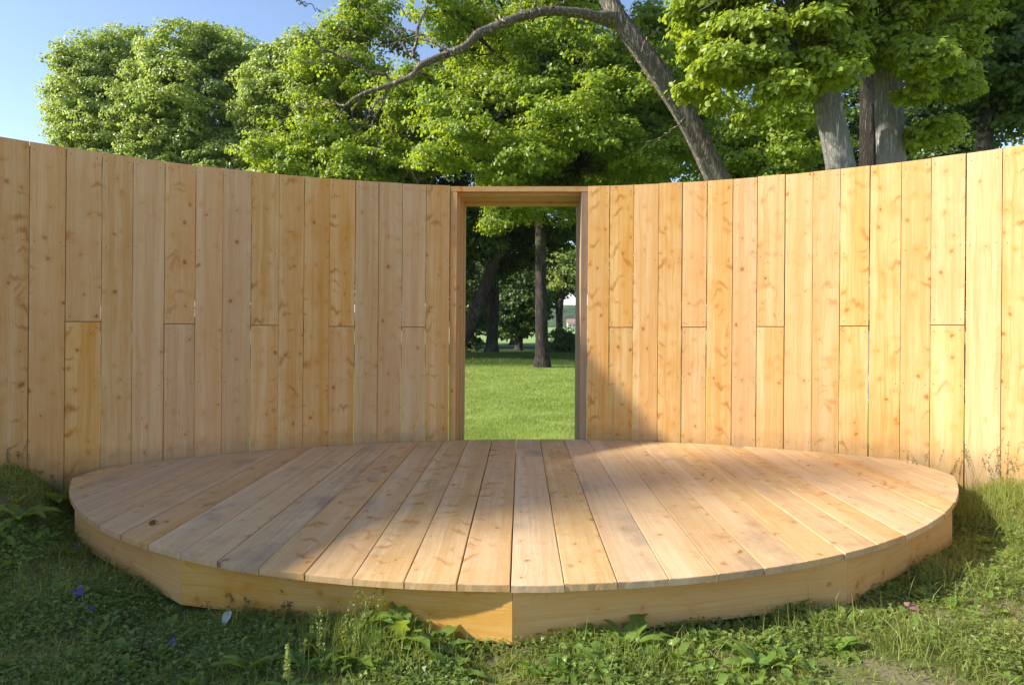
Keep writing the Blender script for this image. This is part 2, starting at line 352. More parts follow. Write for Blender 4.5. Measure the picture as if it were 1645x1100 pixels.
def box(m, x0, x1, y0, y1, z0, z1, rnd, along='z', lean=LEAN):
    def P(x, y, z): return (x+lean*(z-ZT), y, z)
    V = [P(x, y, z) for x in (x0, x1) for y in (y0, y1) for z in (z0, z1)]
    Fc = [(0, 1, 3, 2), (4, 6, 7, 5), (0, 4, 5, 1), (2, 3, 7, 6), (0, 2, 6, 4), (1, 5, 7, 3)]
    ax = 'xyz'.index(along); o1, o2 = [i for i in range(3) if i != ax]
    uv = [[(V[j][o1]-V[0][o1]+V[j][o2]-V[0][o2], V[j][ax]) for j in f] for f in Fc]
    m.add(V, Fc, rnd, 0, uv)
# doorway: three nested stepped boxes of boards
XL, XR = wp(LA[-1], WR, ZT)[0], wp(RA[0], WR, ZT)[0]; YF = .5*(wp(LA[-1], WR, 0)[1]+wp(RA[0], WR, 0)[1])
JW = .056*H; LH = .046*H; fr = None
frame = MB(); x0, x1 = XL+.001, XR-.001
steps = [(YF+.022, YF+.10, JW, LH), (YF+.10, YF+.24, JW+.011, LH+.014), (YF+.24, YF+.40, JW+.020, LH+.028), (YF+.40, YF+.56, JW+.029, LH+.044)]
fo = MB(); fo.add([(XL, YF+.3, ZT-.02), (XR, YF+.3, ZT-.02), (XR, YF+.31, ZT-.02)], [(0, 1, 2)])
lint, jl, jr = MB(), MB(), MB()
for i, (y0, y1, jw, lh) in enumerate(steps):
    y1 -= .002*(i < 3)
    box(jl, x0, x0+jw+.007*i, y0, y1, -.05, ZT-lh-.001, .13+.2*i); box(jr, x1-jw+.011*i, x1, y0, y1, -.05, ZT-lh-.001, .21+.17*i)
    box(lint, x0-.0005, x1+.0005, y0-.0015, y1, ZT-lh, ZT-.001-.0008*i, .37+.11*i, 'x')
df = jl.build('door_frame', FRAMEW, fence)
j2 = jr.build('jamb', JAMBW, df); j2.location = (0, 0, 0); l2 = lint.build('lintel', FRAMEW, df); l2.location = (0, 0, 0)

# ---------------------------------------------------------------- lens-shaped platform
deck = empty('wooden_platform', (0, DC[1]-DR, 0), 'low lens-shaped stage of long sawn boards standing against the curved wall', 'platform')
mb = MB(); bw = .2084*H; off = -.0385*H; TH = .031
for i in range(-14, 14):
    xa, xb = off+i*bw, off+(i+1)*bw
    if i == -14: xa += .02
    gap = random.choice([.0015, .002, .003]); xa += gap; xb -= random.choice([.0015, .002, .003])
    dz = random.uniform(-.0022, .0022); rn = random.random(); wob = random.uniform(-.008, .004)
    SK = .0137
    def yf(x): return DC[1]-math.sqrt(max(0, DR**2-(x-DC[0])**2))+wob*.5
    def yb(x): return WC[1]+math.sqrt(max(0, WR**2-(x-WC[0])**2))-.012
    ring = []; nf = 7
    for k in range(nf+1):
        x = xa+(xb-xa)*k/nf; y_ = yf(x); y_ = yf(x+SK*y_); ring.append([x+SK*y_, y_+random.uniform(-.001, .001)])
    ys0 = yf(xb+SK*3); ys0 = yf(xb+SK*ys0); ys1 = yb(xb+SK*6)
    for k in range(1, 12): ring.append([xb+SK*(ys0+(ys1-ys0)*k/12)+random.uniform(-.0010, .0006), ys0+(ys1-ys0)*k/12])
    for k in range(4): x = xb+(xa-xb)*k/3; y_ = yb(x+SK*6); ring.append([x+SK*y_, y_])
    ys0 = yb(xa+SK*6); ys1 = yf(xa+SK*3); ys1 = yf(xa+SK*ys1)
    for k in range(1, 12): ring.append([xa+SK*(ys0+(ys1-ys0)*k/12)+random.uniform(-.0006, .0010), ys0+(ys1-ys0)*k/12])
    R_ = np.array(ring); n = len(R_)
    # keep rotation of the boards (th) about the centre
    prv, nxt = np.roll(R_, 1, 0), np.roll(R_, -1, 0); t = nxt-prv; t /= np.linalg.norm(t, axis=1)[:, None]+1e-9
    nrm = np.stack([-t[:, 1], t[:, 0]], 1); c = .0035; ins = R_+nrm*c; ins2 = R_+nrm*c*.3
    V = [(x, y, ZD+dz) for x, y in ins]+[(x, y, ZD+dz-c*.3) for x, y in ins2]+[(x, y, ZD+dz-c*1.2) for x, y in R_]+[(x, y, ZD+dz-TH) for x, y in R_]
    Fc = [list(range(n))]; uv = [[(x-xa-SK*y, y) for x, y in ins]]
    for lv in range(3):
        for k in range(n):
            k2 = (k+1) % n; Fc.append((lv*n+k2, lv*n+k, (lv+1)*n+k, (lv+1)*n+k2))
            def q(j, l): return (R_[j][0]-xa-SK*R_[j][1]+.01*l, R_[j][1]+.012*l)
            uv.append([q(k2, lv), q(k, lv), q(k, lv+1), q(k2, lv+1)])
    Fc.append([3*n+k for k in range(n)][::-1]); uv.append([(x-xa, y) for x, y in R_][::-1])
    mb.add(V, Fc, rn, 0, uv)
mb.build('deck_boards', [DECKW], deck)
SR = 3.318*H; phis = [-92, -70, -48.5, -26.3, -.15, 26.3, 48., 70, 92]
for a, b in zip(phis[:-1], phis[1:]):
    a_, b_ = math.radians(a), math.radians(b); m = MB()
    pa = np.array([DC[0]+SR*math.sin(a_), DC[1]-SR*math.cos(a_)]); pb = np.array([DC[0]+SR*math.sin(b_), DC[1]-SR*math.cos(b_)])
    t = (pb-pa)/np.linalg.norm(pb-pa); nn = np.array([-t[1], t[0]]); pa = pa+t*.001; pb = pb-t*.001
    def wall_y(p): return WC[1]+math.sqrt(max(0, WR**2-(p[0]-WC[0])**2))-.05
    if a < -60 or b > 60:    # stop short of the wall
        for _ in range(200):
            if b > 60 and pb[1] > wall_y(pb): pb = pb-t*.02
            if a < -60 and pa[1] > wall_y(pa): pa = pa+t*.02
            if (pa[0] < -2.9*H or pa[1] > wall_y(pa)): pa = pa+t*.0
    if (pb-pa)@t < .05: continue
    z1 = ZD-TH-.003; z0 = -.0; L = np.linalg.norm(pb-pa)
    n_ = 8; V = []; Fc = []; uv = []
    for i in range(n_+1):
        p = pa+(pb-pa)*i/n_; q = p+nn*.035
        V += [(p[0], p[1], z0), (p[0], p[1], z1), (q[0], q[1], z1), (q[0], q[1], z0)]
    hh = z1-z0
    qs = [0, hh, hh+.035, 2*hh+.035, 2*hh+.07]
    for i in range(n_):
        for k in range(4):
            Fc.append((i*4+k, (i+1)*4+k, (i+1)*4+(k+1) % 4, i*4+(k+1) % 4)); uv.append([(qs[k], L*i/n_), (qs[k], L*(i+1)/n_), (qs[k+1], L*(i+1)/n_), (qs[k+1], L*i/n_)])
    Fc += [(0, 1, 2, 3), (n_*4+3, n_*4+2, n_*4+1, n_*4)]; uv += [[(0, 0)]*4]*2
    m.add(V, Fc, random.random(), 0, uv); m.build('skirt_board', SKIRTW, deck)
for i in range(-2, 3):       # joists under the boards
    m = MB(); x = i*1.1; yf_ = DC[1]-math.sqrt(DR**2-x*x)+.30; yb_ = WC[1]+math.sqrt(WR**2-(x-WC[0])**2)-.15
    box(m, x-.022, x+.022, yf_, yb_, .03, ZD-TH-.004, random.random(), 'y', 0.); m.build('joist', FRAMEW, deck)

# ---------------------------------------------------------------- foliage tools
LEAFT = np.array([(0, 0, 0), (.22, .42, .10), (.68, .34, .07), (1.05, 0, -.10), (.68, -.34, .07), (.22, -.42, .10)])
LEAFF = np.array([(0, 1, 2, 3), (3, 4, 5, 0)])
def leaves(C, N, S, rs, tmpl=LEAFT, fc=LEAFF, T=None):
    n = len(C); N = N/np.linalg.norm(N, axis=1)[:, None]
    if T is None: T = rs.normal(size=(n, 3))
    T = T-N*(T*N).sum(1)[:, None]; T /= np.linalg.norm(T, axis=1)[:, None]+1e-9; B = np.cross(N, T)
    V = C[:, None]+S[:, None, None]*(tmpl[None, :, 0, None]*T[:, None]+tmpl[None, :, 1, None]*B[:, None]+tmpl[None, :, 2, None]*N[:, None])
    k = len(tmpl); Fc = (np.arange(n)[:, None, None]*k+fc[None]).reshape(-1, fc.shape[1])
    return V.reshape(-1, 3), Fc
def crown_leaves(blobs, nclump, per, size, rs, csize=.45, inner=.55, zmin=None, gap=(.75, -.30)):
    """clumps of leaves over the shells of ellipsoids; returns verts, faces, rnd, clump centres by blob"""
    wts = np.array([b[1]*b[1] for b in blobs]); wts = wts/wts.sum(); Cs = []; Ns = []; owner = []
    while len(Cs) < nclump:
        k = rs.choice(len(blobs), p=wts); c, R = np.array(blobs[k][0]), blobs[k][1]; sq = blobs[k][2] if len(blobs[k]) > 2 else .8
        d = rs.normal(size=3); d /= np.linalg.norm(d)
        if d[2] < -.55 and rs.rand() < .6: continue
        f = mn.noise(Vector(d*2.3+c*.7))*.30+rs.uniform(inner, 1.05)
        p = c+d*R*f*np.array([1, 1, sq])
        if mn.noise(Vector(p*gap[0])+Vector((9, 3, 1))) < gap[1]: continue      # gaps
        if zmin and p[2] < zmin: continue
        Cs.append(p); Ns.append(d); owner.append(k)
    Cs = np.array(Cs); Ns = np.array(Ns); m = nclump*per
    idx = np.repeat(np.arange(nclump), per)
    d = rs.normal(size=(m, 3)); d[:, 2] = np.abs(d[:, 2])*1.0-.25; d /= np.linalg.norm(d, axis=1)[:, None]
    cs = csize*rs.uniform(.55, 1.25, nclump)[idx]
    C = Cs[idx]+d*(cs*rs.uniform(.45, 1.05, m)**.7)[:, None]*np.array([1.15, 1.15, .7])
    N = d*.9+Ns[idx]*.35+np.array([SX*.35, SY*.35, .5])+rs.normal(size=(m, 3))*.5
    T = d*np.array([1, 1, .2])+np.array([0, 0, -.55])+rs.normal(size=(m, 3))*.5
    V, Fc = leaves(C, N, size*rs.uniform(.5, 1.3, m), rs, T=T)
    rnd = np.clip(rs.rand(nclump)[idx]*.55+rs.rand(m)*.45, 0, 1)
    return V, Fc, np.repeat(rnd, 2), Cs, owner
def bez(a, b, c, n): return [(1-t)**2*a+2*t*(1-t)*b+t*t*c for t in np.linspace(0, 1, n)]
def tree(name, label, path, radii, blobs, nclump, per, size, leaf, brk, seed, csize=.45, group='trees behind the wall', inner=.55, twigs=3, attach=(.35, .95), extra=None, zmin=None, cat='tree', sides=14, limb=1., gap=(.75, -.30)):
    rs = np.random.RandomState(seed); root = empty(name, path[0], label, cat, group)
    P = spline(path, 26); Rr = np.interp(np.linspace(0, 1, 26), np.linspace(0, 1, len(radii)), radii); Rr[0] *= 1.55; Rr[1] *= 1.15; 
    P[0] = np.array(P[0])-np.array([0, 0, .1]); V, Fc = tube(P, Rr, sides, .10, seed); AV, AF = list(V), list(Fc)
    def add(p, r, s=6):
        v, f = tube(p, r, s, .08, seed+len(AV)); b = len(AV); AV.extend(v); AF.extend([tuple(j+b for j in q) for q in f])
    LV, LF, rnd, Cs, owner = crown_leaves(blobs, nclump, per, size, rs, csize, inner, zmin, gap)
    P = np.array(P)
    for k, bl in enumerate(blobs):
        c = np.array(bl[0]); lo, hi = int(26*attach[0]), int(26*attach[1])-1
        cand = P[lo:hi+1]; want = c-np.array([0, 0, np.linalg.norm((c-P[-1])[:2])*.7]); i = lo+int(np.argmin(np.linalg.norm(cand-want, axis=1)))
        a = P[i]; L = np.linalg.norm(c-a); r0 = min(Rr[i]*.5, .015+.017*L)*limb
        path_ = bez(a, a*.45+c*.55+np.array([rs.uniform(-.3, .3), rs.uniform(-.3, .3), .12*L]), c, 9)
        path_ = [q+rs.normal(size=3)*.035*L*(0 < j < 8) for j, q in enumerate(path_)]
        add(path_, np.linspace(r0, r0*.4, 9), 7)
        own = [j for j, o in enumerate(owner) if o == k]; rs.shuffle(own)
        for j in own[:int(twigs*3+len(own)*.10)]:
            s = np.array(path_[rs.randint(4, 9)]); e = Cs[j]; l = np.linalg.norm(e-s)
            add(bez(s, (s+e)/2+rs.normal(size=3)*.12*l+np.array([0, 0, .08*l]), e, 6), np.linspace(r0*.32, .008, 6), 4)
    if extra: extra(add)
    fast_mesh('trunk', AV, AF, brk, smooth=True, parent=root)
    fast_mesh('crown', LV, LF, leaf, rnd, parent=root)
    return root
def scat(c, R, n, r0, r1, rs, sq=.8, squash=.8):   # blobs filling an ellipsoid about c
    out = []
    for i in range(n):
        d = rs.normal(size=3); d /= np.linalg.norm(d); f = rs.uniform(.35, 1)**.5
        out.append((np.array(c)+d*f*np.array(R), rs.uniform(r0, r1), sq))
    return out
def gz(x, y): return float(ground(x, y))
def base(x, y): return np.array([x, y, gz(x, y)])
# ---- trees behind the wall, listed from the left
def mk(name, label, pxx, Y, top, bot, rx, n, r0, r1, nclump, per, size, leaf, seed, **k):
    rs = np.random.RandomState(seed+100); t = px(pxx, top, Y); b = px(pxx, bot, Y); zc = (t.z+b.z)/2; hz = (t.z-b.z)/2
    c = (t.x, Y, zc); R = (max(.3, rx-r1*.8), max(.3, rx*.8-r1*.8), max(.3, hz-r1*.7)); blobs = scat(c, (R[0], R[1], R[2]), int(n*1.9), r0*.6, r1*.72, rs)
    blobs.append((np.array(c), min(rx, hz)*.85, 1.)); blobs += k.pop('more', [])
    bx = t.x+rs.uniform(-.6, .6); tr = .14+.02*rx
    path = [base(bx, Y), np.array([bx+.1, Y, max(zc-hz*.9, zc*.35)]), np.array([t.x-.1, Y+.1, zc]), np.array([t.x, Y, zc+hz*.6])]
    return tree(name, label, path, [tr*1.3, tr, tr*.75, tr*.25], blobs, nclump, per, size, leaf, k.pop('brk', BARK), seed, **k)
TR = 'broadleaf trees behind the wall'
kw = dict(csize=.38, group=TR, inner=.45)
def B(x, y, Y, r, sq=.7): p = px(x, y, Y); return ((p.x, p.y, p.z), r*Y/F, sq)
def mass(label, pts, Y, nclump, per, size, leaf, seed, xt, brk=BARK, cs=.33):
    r = random.Random(seed); bl = []
    for x, y, q in pts: bl += [B(x, y, Y+r.uniform(-.8, .8), q, .95)]+[B(x+q*.75*math.cos(t)*r.uniform(.7, 1.1), y+q*.6*math.sin(t)*r.uniform(.7, 1.1), Y-r.uniform(.3, 1.6), q*r.uniform(.3, .5), .8) for t in (r.uniform(0, 6.28) for _ in range(3))]
    top = px(xt, min(p[1] for p in pts)+60, Y)
    return tree('broadleaf_tree', label, [base(top.x, Y), (top.x+.1, Y, 3.5), (top.x-.1, Y+.1, 7), tuple(top)], [.3, .24, .18, .05], bl, nclump, per, size, leaf, brk, seed, csize=cs, group=TR, inner=.5, gap=(.75, -.42), twigs=1)
mass('leftmost large round-crowned tree against the open blue sky above the wall', [(160, 118, 66), (200, 92, 48), (120, 160, 42), (105, 200, 30), (185, 190, 85), (225, 150, 50), (225, 260, 90), (130, 260, 50), (150, 330, 60)], 28, 1800, 56, .105, FARLEAF, 11, 190)
mass('rounded pale green tree second from the left, its dome standing clear against sky', [(235, 135, 40), (228, 190, 46), (290, 88, 52), (345, 82, 50), (388, 100, 46), (262, 120, 44), (310, 170, 85), (385, 190, 85), (300, 270, 90), (380, 300, 80)], 26.5, 1900, 56, .105, FARLEAF, 12, 330)
mass('dense green tree third from the left, just behind the wall top', [(440, 118, 44), (485, 100, 50), (530, 90, 50), (440, 180, 60), (500, 180, 80), (450, 260, 70), (520, 270, 70), (440, 320, 60)], 25, 1500, 56, .108, FARLEAF, 13, 470)
mk('broadleaf_tree', 'tall bright maple crown reaching the top edge left of the arching bare branch', 580, 23.5, -60, 540, 3.7, 20, .9, 1.8, 1750, 60, 0.107, MAPLE, 14, more=[(tuple(px(a, b, Y)), r, .6) for a, b, Y, r in [(520, 225, 21.5, 1.1), (600, 250, 21, 1.2), (500, 270, 21.5, 1.1), (440, 250, 22, 1.1), (640, 180, 21, 1.1), (560, 290, 21, 1.2), (690, 270, 20.5, 1.)]], **kw)
mk('small_tree', 'small tree top just peeking over the wall at the far left', 78, 30, 212, 460, 1.5, 4, .7, 1.0, 170, 36, .13, FARLEAF, 15, csize=.35, group=TR)
# ---- the two trees whose trunks stand in the doorway view
bl = scat((1.0, 20.3, 9.8), (4.3, 2.6, 4.6), 38, .6, 1.3, np.random.RandomState(5))+[((1.0, 20.3, 9.5), 3.0, 1.)]+[((.7, 18.9, 4.9), .8, .55), ((-.3, 19.2, 4.5), .7, .6), ((1.9, 19.6, 5.0), .9, .55), ((2.5, 20.5, 4.3), .8, .6), ((.1, 19, 5.6), .9, .6), ((2.2, 19.6, 5.8), 1.0, .6)]+[(tuple(px(a, b, Y)), r, .55) for a, b, Y, r in [(760, 220, 17.6, 1.1), (850, 250, 17.4, 1.1), (960, 230, 17.5, 1.1), (1030, 270, 17.8, 1.0), (700, 265, 18, .9), (900, 190, 17.3, 1.1), (800, 285, 17.8, .8), (1090, 240, 18.5, 1.0), (990, 150, 17.4, 1.1)]]
p0 = px(872, 588, 20); p1 = px(869, 450, 20); p2 = px(868, 330, 20.2)
tree('broadleaf_tree', 'tree with a straight upright trunk standing right of centre in the doorway opening',
     [base(p0.x, 20), p1, p2, (1.0, 20.3, 9.5), (1.3, 20.3, 12)], [.21, .18, .165, .13, .05], bl, 2350, 60, 0.102, MAPLE, BARKD, 21, csize=.36, group=TR, inner=.45, attach=(.66, .95))
q0 = px(728, 585, 23.5); q1 = px(765, 500, 23.5); q2 = px(796, 410, 23.5); q3 = px(818, 330, 23.5)
bl = scat((1.6, 24.4, 9.8), (5.4, 2.8, 4.2), 30, .7, 1.3, np.random.RandomState(6))+[((1.6, 24.4, 9.5), 3., 1.), ((-1.9, 22.4, 5.2), 1.2, .6), ((-1.3, 22.8, 4.4), .9, .6), ((-2.4, 23, 4.1), 1.1, .7), ((-1.2, 24.5, 5.6), 1.4, .6), ((-2.2, 24.5, 2.6), .8, .8), ((.3, 25, 5.2), 1.4, .6), ((1.6, 25, 4.9), 1.2, .6), ((-2.6, 24, 5.5), 1.3, .8), ((-.4, 25.5, 3.4), .9, .8), ((-1.2, 26, 4.4), 1.2, .8), ((-3, 25, 4), 1.4, .8), ((.6, 26, 4.0), 1., .7)]
tree('broadleaf_tree', 'dark leaning tree trunk crossing the left side of the doorway opening',
     [base(q0.x-.1, 23.5), q1, q2, q3, (1.1, 23.9, 8.6), (1.8, 24.1, 11)], [.27, .24, .21, .19, .15, .06], bl, 1700, 48, 0.133, DARKLEAF, BARKD, 22, csize=.4, group=TR, inner=.45, attach=(.6, .95))
# ---- leaning tree with the bare arching branch
YD = 12.5
tp = [base(px(1330, 600, YD+.6).x, YD+.6), px(1238, 430, YD+.3), px(1158, 298, YD+.1), px(1112, 205, YD), px(1062, 125, YD), px(1022, 70, YD), px(985, 15, YD), px(958, -60, YD), px(925, -230, YD), px(915, -420, YD)]
def arch(add):
    A = [(985, 30, 12.5, 26), (960, 28, 12.3, 15), (937, 22, 12.2, 13), (883, 18, 12.0, 12.5), (846, 25, 11.9, 12), (813, 35, 11.8, 11.5), (785, 47, 11.8, 11), (766, 56, 11.7, 12), (748, 74, 11.7, 10.5), (719, 87, 11.7, 10), (675, 106, 11.6, 9), (664, 121, 11.6, 8), (627, 137, 11.6, 6.5), (584, 150, 11.6, 4.5), (555, 170, 11.7, 3), (535, 200, 11.8, 1.5)]
    P = [px(x, y, Y) for x, y, Y, r in A]; pr = spline([(*p, r*.60*Y/F) for p, (x, y, Y, r) in zip(P, A)], 46)
    add([q[:3] for q in pr], [q[3] for q in pr], 10)
    tw = [[(675, 106, 3.6), (664, 88, 3), (676, 40, 2.2), (690, 5, 1.6), (697, -40, 1)], [(664, 92, 2.5), (650, 76, 2), (640, 60, 1.3), (646, 30, .8)],
          [(719, 87, 3), (700, 70, 2.4), (676, 56, 1.9), (652, 48, 1.3), (618, 44, .8)], [(700, 70, 1.5), (668, 62, 1.2), (628, 70, .8), (600, 66, .5)],
          [(627, 137, 3), (617, 158, 2.2), (606, 182, 1.6), (596, 212, .8)], [(622, 150, 2), (604, 160, 1.6), (594, 178, 1.2), (592, 205, .7)],
          [(584, 150, 2), (570, 172, 1.4), (564, 198, .7)], [(555, 170, 2), (530, 166, 1.6), (500, 168, 1), (470, 176, .6)],
          [(813, 35, 2), (790, 20, 1.4), (772, -4, .8)], [(846, 25, 2.2), (862, 5, 1.6), (872, -20, 1)], [(850, 22, 1.8), (835, 6, 1.3), (842, -14, .8)], [(883, 18, 2), (900, 4, 1.4), (928, -12, .9)],
          [(676, 40, 1.4), (650, 18, 1), (622, -4, .7)], [(640, 60, 1), (610, 34, .8), (575, 10, .5)], [(652, 48, 1), (620, 90, .8), (588, 96, .5)], [(600, 66, .6), (570, 50, .5), (545, 46, .4)],
          [(500, 62, 1), (530, 88, 1.8), (560, 96, 2.4), (596, 112, 2.8), (625, 128, 2.6)], [(530, 88, 1), (512, 100, .7), (488, 98, .4)], [(560, 96, 1), (548, 76, .7), (530, 60, .4)],
          [(470, -8, 1.2), (496, 10, .9), (520, 22, .5)], [(476, -6, .9), (490, 12, .5)],
          [(606, 182, .9), (590, 190, .6), (576, 212, .4)], [(1030, 85, 2), (1042, 60, 1.3), (1060, 44, .7)], [(1100, 190, 1.8), (1078, 214, 1.2), (1052, 224, .7), (1030, 240, .4)]]
    for t in tw:
        P = [px(x, y, 11.6+.15*i) for i, (x, y, r) in enumerate(t)]; pr = spline([(*p, max(r, .6)*11.7/F) for p, (x, y, r) in zip(P, t)], 14)
        for i, q in enumerate(pr[1:-1]): q[:3] += RN.normal(size=3)*.03
        add([q[:3] for q in pr], [q[3] for q in pr], 5)
bl = [((2.2, 12.7, 12.6), 1.3, .7), ((.6, 12.3, 12.2), 1.1, .7), ((3.0, 13.4, 12.4), 1.2, .7), ((1.4, 13, 13.6), 1.5, .7), ((-.8, 12.4, 12.6), .9, .6)]
tree('leaning_tree', 'leaning grey trunk above the wall with a long bare branch arching to the left', tp, [.32, .27, .225, .21, .195, .18, .17, .13, .05], bl, 460, 40, .115, MAPLE, BARK, 31,
     csize=.34, extra=arch, group=TR, attach=(.8, .98), sides=18)
# ---- big lindens at the right, nearer
def lin(label, x0, y0, x1, y1, Y, wpx, bl, nc, seed, leaf=LINDEN, brk=BARKL, size=.088, **k):
    a = px(x0, y0, Y); b = px(x1, y1, Y); d = (b-a); s = (a.z-gz(a.x, Y))/d.z; r = wpx*Y/F/2
    top = b+d*.9
    return tree('linden_tree', label, [base(a.x-d.x*s, Y), a, b, top], [r*1.25, r, r*.88, r*.35], bl, int(nc*1.7), 48, size, leaf, brk, seed, group=TR, csize=.25, inner=.1, sides=20, gap=(1.3, -.16), limb=.3, twigs=0, **k)
def B(x, y, Y, r, sq=.7): p = px(x, y, Y); return ((p.x, p.y, p.z), r*Y/F, sq)
def spread(xa, xb, ytop, edge, n, Ya, Yb, seed):   # small overlapping leaf masses down to an uneven lower edge
    r = random.Random(seed); o = []
    for i in range(n):
        x = r.uniform(xa, xb); e = np.interp(x, [q[0] for q in edge], [q[1] for q in edge])
        t = (i/(n-1))**.75; y = ytop+(e-ytop)*t+r.uniform(-30, 34)*t**2; o.append(B(x, y, r.uniform(Ya, Yb), r.uniform(13, 34), r.uniform(.45, .8)))
    return o
lin('thick grey linden trunk left of the pair at the right above the wall', 1350, 262, 1318, 120, 11, 43,
    spread(1090, 1370, -130, [(1090, 45), (1150, 120), (1230, 150), (1290, 150), (1320, 105), (1370, 80)], 95, 9.4, 11.4, 1)+[B(1118, 150, 10.6, 18, .5), B(1285, 196, 10, 15, .5), B(1322, 214, 10.2, 10, .5), B(1205, 190, 10.2, 16, .5), B(1160, 170, 10.4, 13, .5)], 1050, 41, attach=(.72, .98))
lin('second thick pale linden trunk at the right, straight and upright above the wall', 1431, 252, 1424, 100, 11.8, 42,
    spread(1330, 1580, -130, [(1330, 120), (1400, 85), (1455, 85), (1480, 130), (1540, 110), (1590, 60)], 80, 10.0, 11.8, 2)+[B(1500, 215, 11.5, 34, .5), B(1465, 235, 11.5, 20, .5), B(1345, 175, 10.4, 22, .4), B(1390, 176, 10.6, 14, .5), B(1465, 160, 10.8, 18, .5), B(1540, 150, 11, 20, .5), B(1450, 185, 10.9, 9, .5)], 950, 42, attach=(.72, .98))
lin('slim dark trunk standing between the two thick linden trunks', 1396, 255, 1394, 120, 14.5, 27,
    [B(1400, -40, 14.8, 130), B(1560, 20, 15, 110)], 260, 43, MAPLE, BARKD, .14)

# ---- farther trees behind them
kw = dict(csize=.42, group=TR, inner=.45)
mk('broadleaf_tree', 'green tree filling the space behind the leaning trunk, right of the doorway', 1050, 25, 20, 400, 4.0, 15, 1., 1.9, 1250, 60, 0.115, MAPLE, 51, **kw)
mk('broadleaf_tree', 'mid green tree between the leaning trunk and the thick linden trunks', 1225, 19, 110, 400, 2.3, 10, .7, 1.3, 760, 60, 0.102, MAPLE, 52, **kw)
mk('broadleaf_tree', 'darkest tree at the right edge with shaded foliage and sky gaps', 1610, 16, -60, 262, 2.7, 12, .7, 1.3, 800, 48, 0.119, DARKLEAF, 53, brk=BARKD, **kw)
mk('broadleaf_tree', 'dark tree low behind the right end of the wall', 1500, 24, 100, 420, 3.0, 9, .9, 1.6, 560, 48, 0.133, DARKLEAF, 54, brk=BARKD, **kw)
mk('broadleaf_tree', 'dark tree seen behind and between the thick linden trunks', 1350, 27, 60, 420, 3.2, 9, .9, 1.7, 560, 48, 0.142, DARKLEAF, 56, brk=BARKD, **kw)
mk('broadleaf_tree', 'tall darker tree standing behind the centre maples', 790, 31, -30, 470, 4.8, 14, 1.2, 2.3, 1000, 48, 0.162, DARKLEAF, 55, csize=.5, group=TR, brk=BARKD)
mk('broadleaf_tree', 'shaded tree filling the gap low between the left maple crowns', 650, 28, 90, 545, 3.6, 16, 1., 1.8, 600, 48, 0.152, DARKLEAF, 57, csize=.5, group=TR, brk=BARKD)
# ---- small trees and bushes seen through the doorway
TD = 'small trees at the edge of the far field'; kd = dict(group=TD, brk=BARKD)
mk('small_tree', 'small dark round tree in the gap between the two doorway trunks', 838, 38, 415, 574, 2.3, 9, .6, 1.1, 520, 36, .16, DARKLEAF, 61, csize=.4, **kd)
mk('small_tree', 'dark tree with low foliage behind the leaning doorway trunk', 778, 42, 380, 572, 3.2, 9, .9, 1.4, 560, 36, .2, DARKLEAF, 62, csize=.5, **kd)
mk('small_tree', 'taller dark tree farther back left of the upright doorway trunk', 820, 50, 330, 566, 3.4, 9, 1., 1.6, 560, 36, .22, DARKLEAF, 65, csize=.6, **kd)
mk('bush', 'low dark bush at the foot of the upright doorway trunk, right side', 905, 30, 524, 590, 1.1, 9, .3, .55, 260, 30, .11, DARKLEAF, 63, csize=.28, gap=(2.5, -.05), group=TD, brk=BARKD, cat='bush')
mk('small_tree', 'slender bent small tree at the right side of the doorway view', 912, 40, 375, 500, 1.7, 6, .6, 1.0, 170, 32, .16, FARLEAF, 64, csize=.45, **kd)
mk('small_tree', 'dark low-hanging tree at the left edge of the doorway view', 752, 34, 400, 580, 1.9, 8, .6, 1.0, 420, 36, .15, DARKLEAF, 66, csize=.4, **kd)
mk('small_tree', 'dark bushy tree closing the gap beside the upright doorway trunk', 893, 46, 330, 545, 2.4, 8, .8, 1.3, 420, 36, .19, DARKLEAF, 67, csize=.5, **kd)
# ---- row of shaded trees farther back, closing the view behind the wall
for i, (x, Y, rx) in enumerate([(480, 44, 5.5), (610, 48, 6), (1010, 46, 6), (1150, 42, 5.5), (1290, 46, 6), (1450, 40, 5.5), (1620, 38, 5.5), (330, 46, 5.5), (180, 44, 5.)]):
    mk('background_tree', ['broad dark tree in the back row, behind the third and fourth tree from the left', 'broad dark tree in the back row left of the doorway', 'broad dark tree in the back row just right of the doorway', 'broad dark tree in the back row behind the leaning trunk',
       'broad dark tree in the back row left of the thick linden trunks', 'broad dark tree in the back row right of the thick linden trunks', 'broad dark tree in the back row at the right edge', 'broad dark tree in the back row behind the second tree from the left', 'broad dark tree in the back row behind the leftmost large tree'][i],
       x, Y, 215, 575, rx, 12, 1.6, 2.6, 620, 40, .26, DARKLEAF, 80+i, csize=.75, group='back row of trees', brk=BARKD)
# ---- a tree standing outside the wall to the left; its thin top dapples the platform
rs = np.random.RandomState(9); bl = scat((-22.3, 1.3, 13.1), (1.3, 1.0, 2.1), 12, .35, .75, rs)
tree('broadleaf_tree', 'thin-topped tree standing well outside the wall to the left', [base(-22.3, 1.4), (-22.2, 1.4, 6), (-22.3, 1.4, 11), (-22.3, 1.4, 14)], [.3, .22, .15, .05], bl, 210, 28, .14, MAPLE, BARK, 71, csize=.4, group=TR)

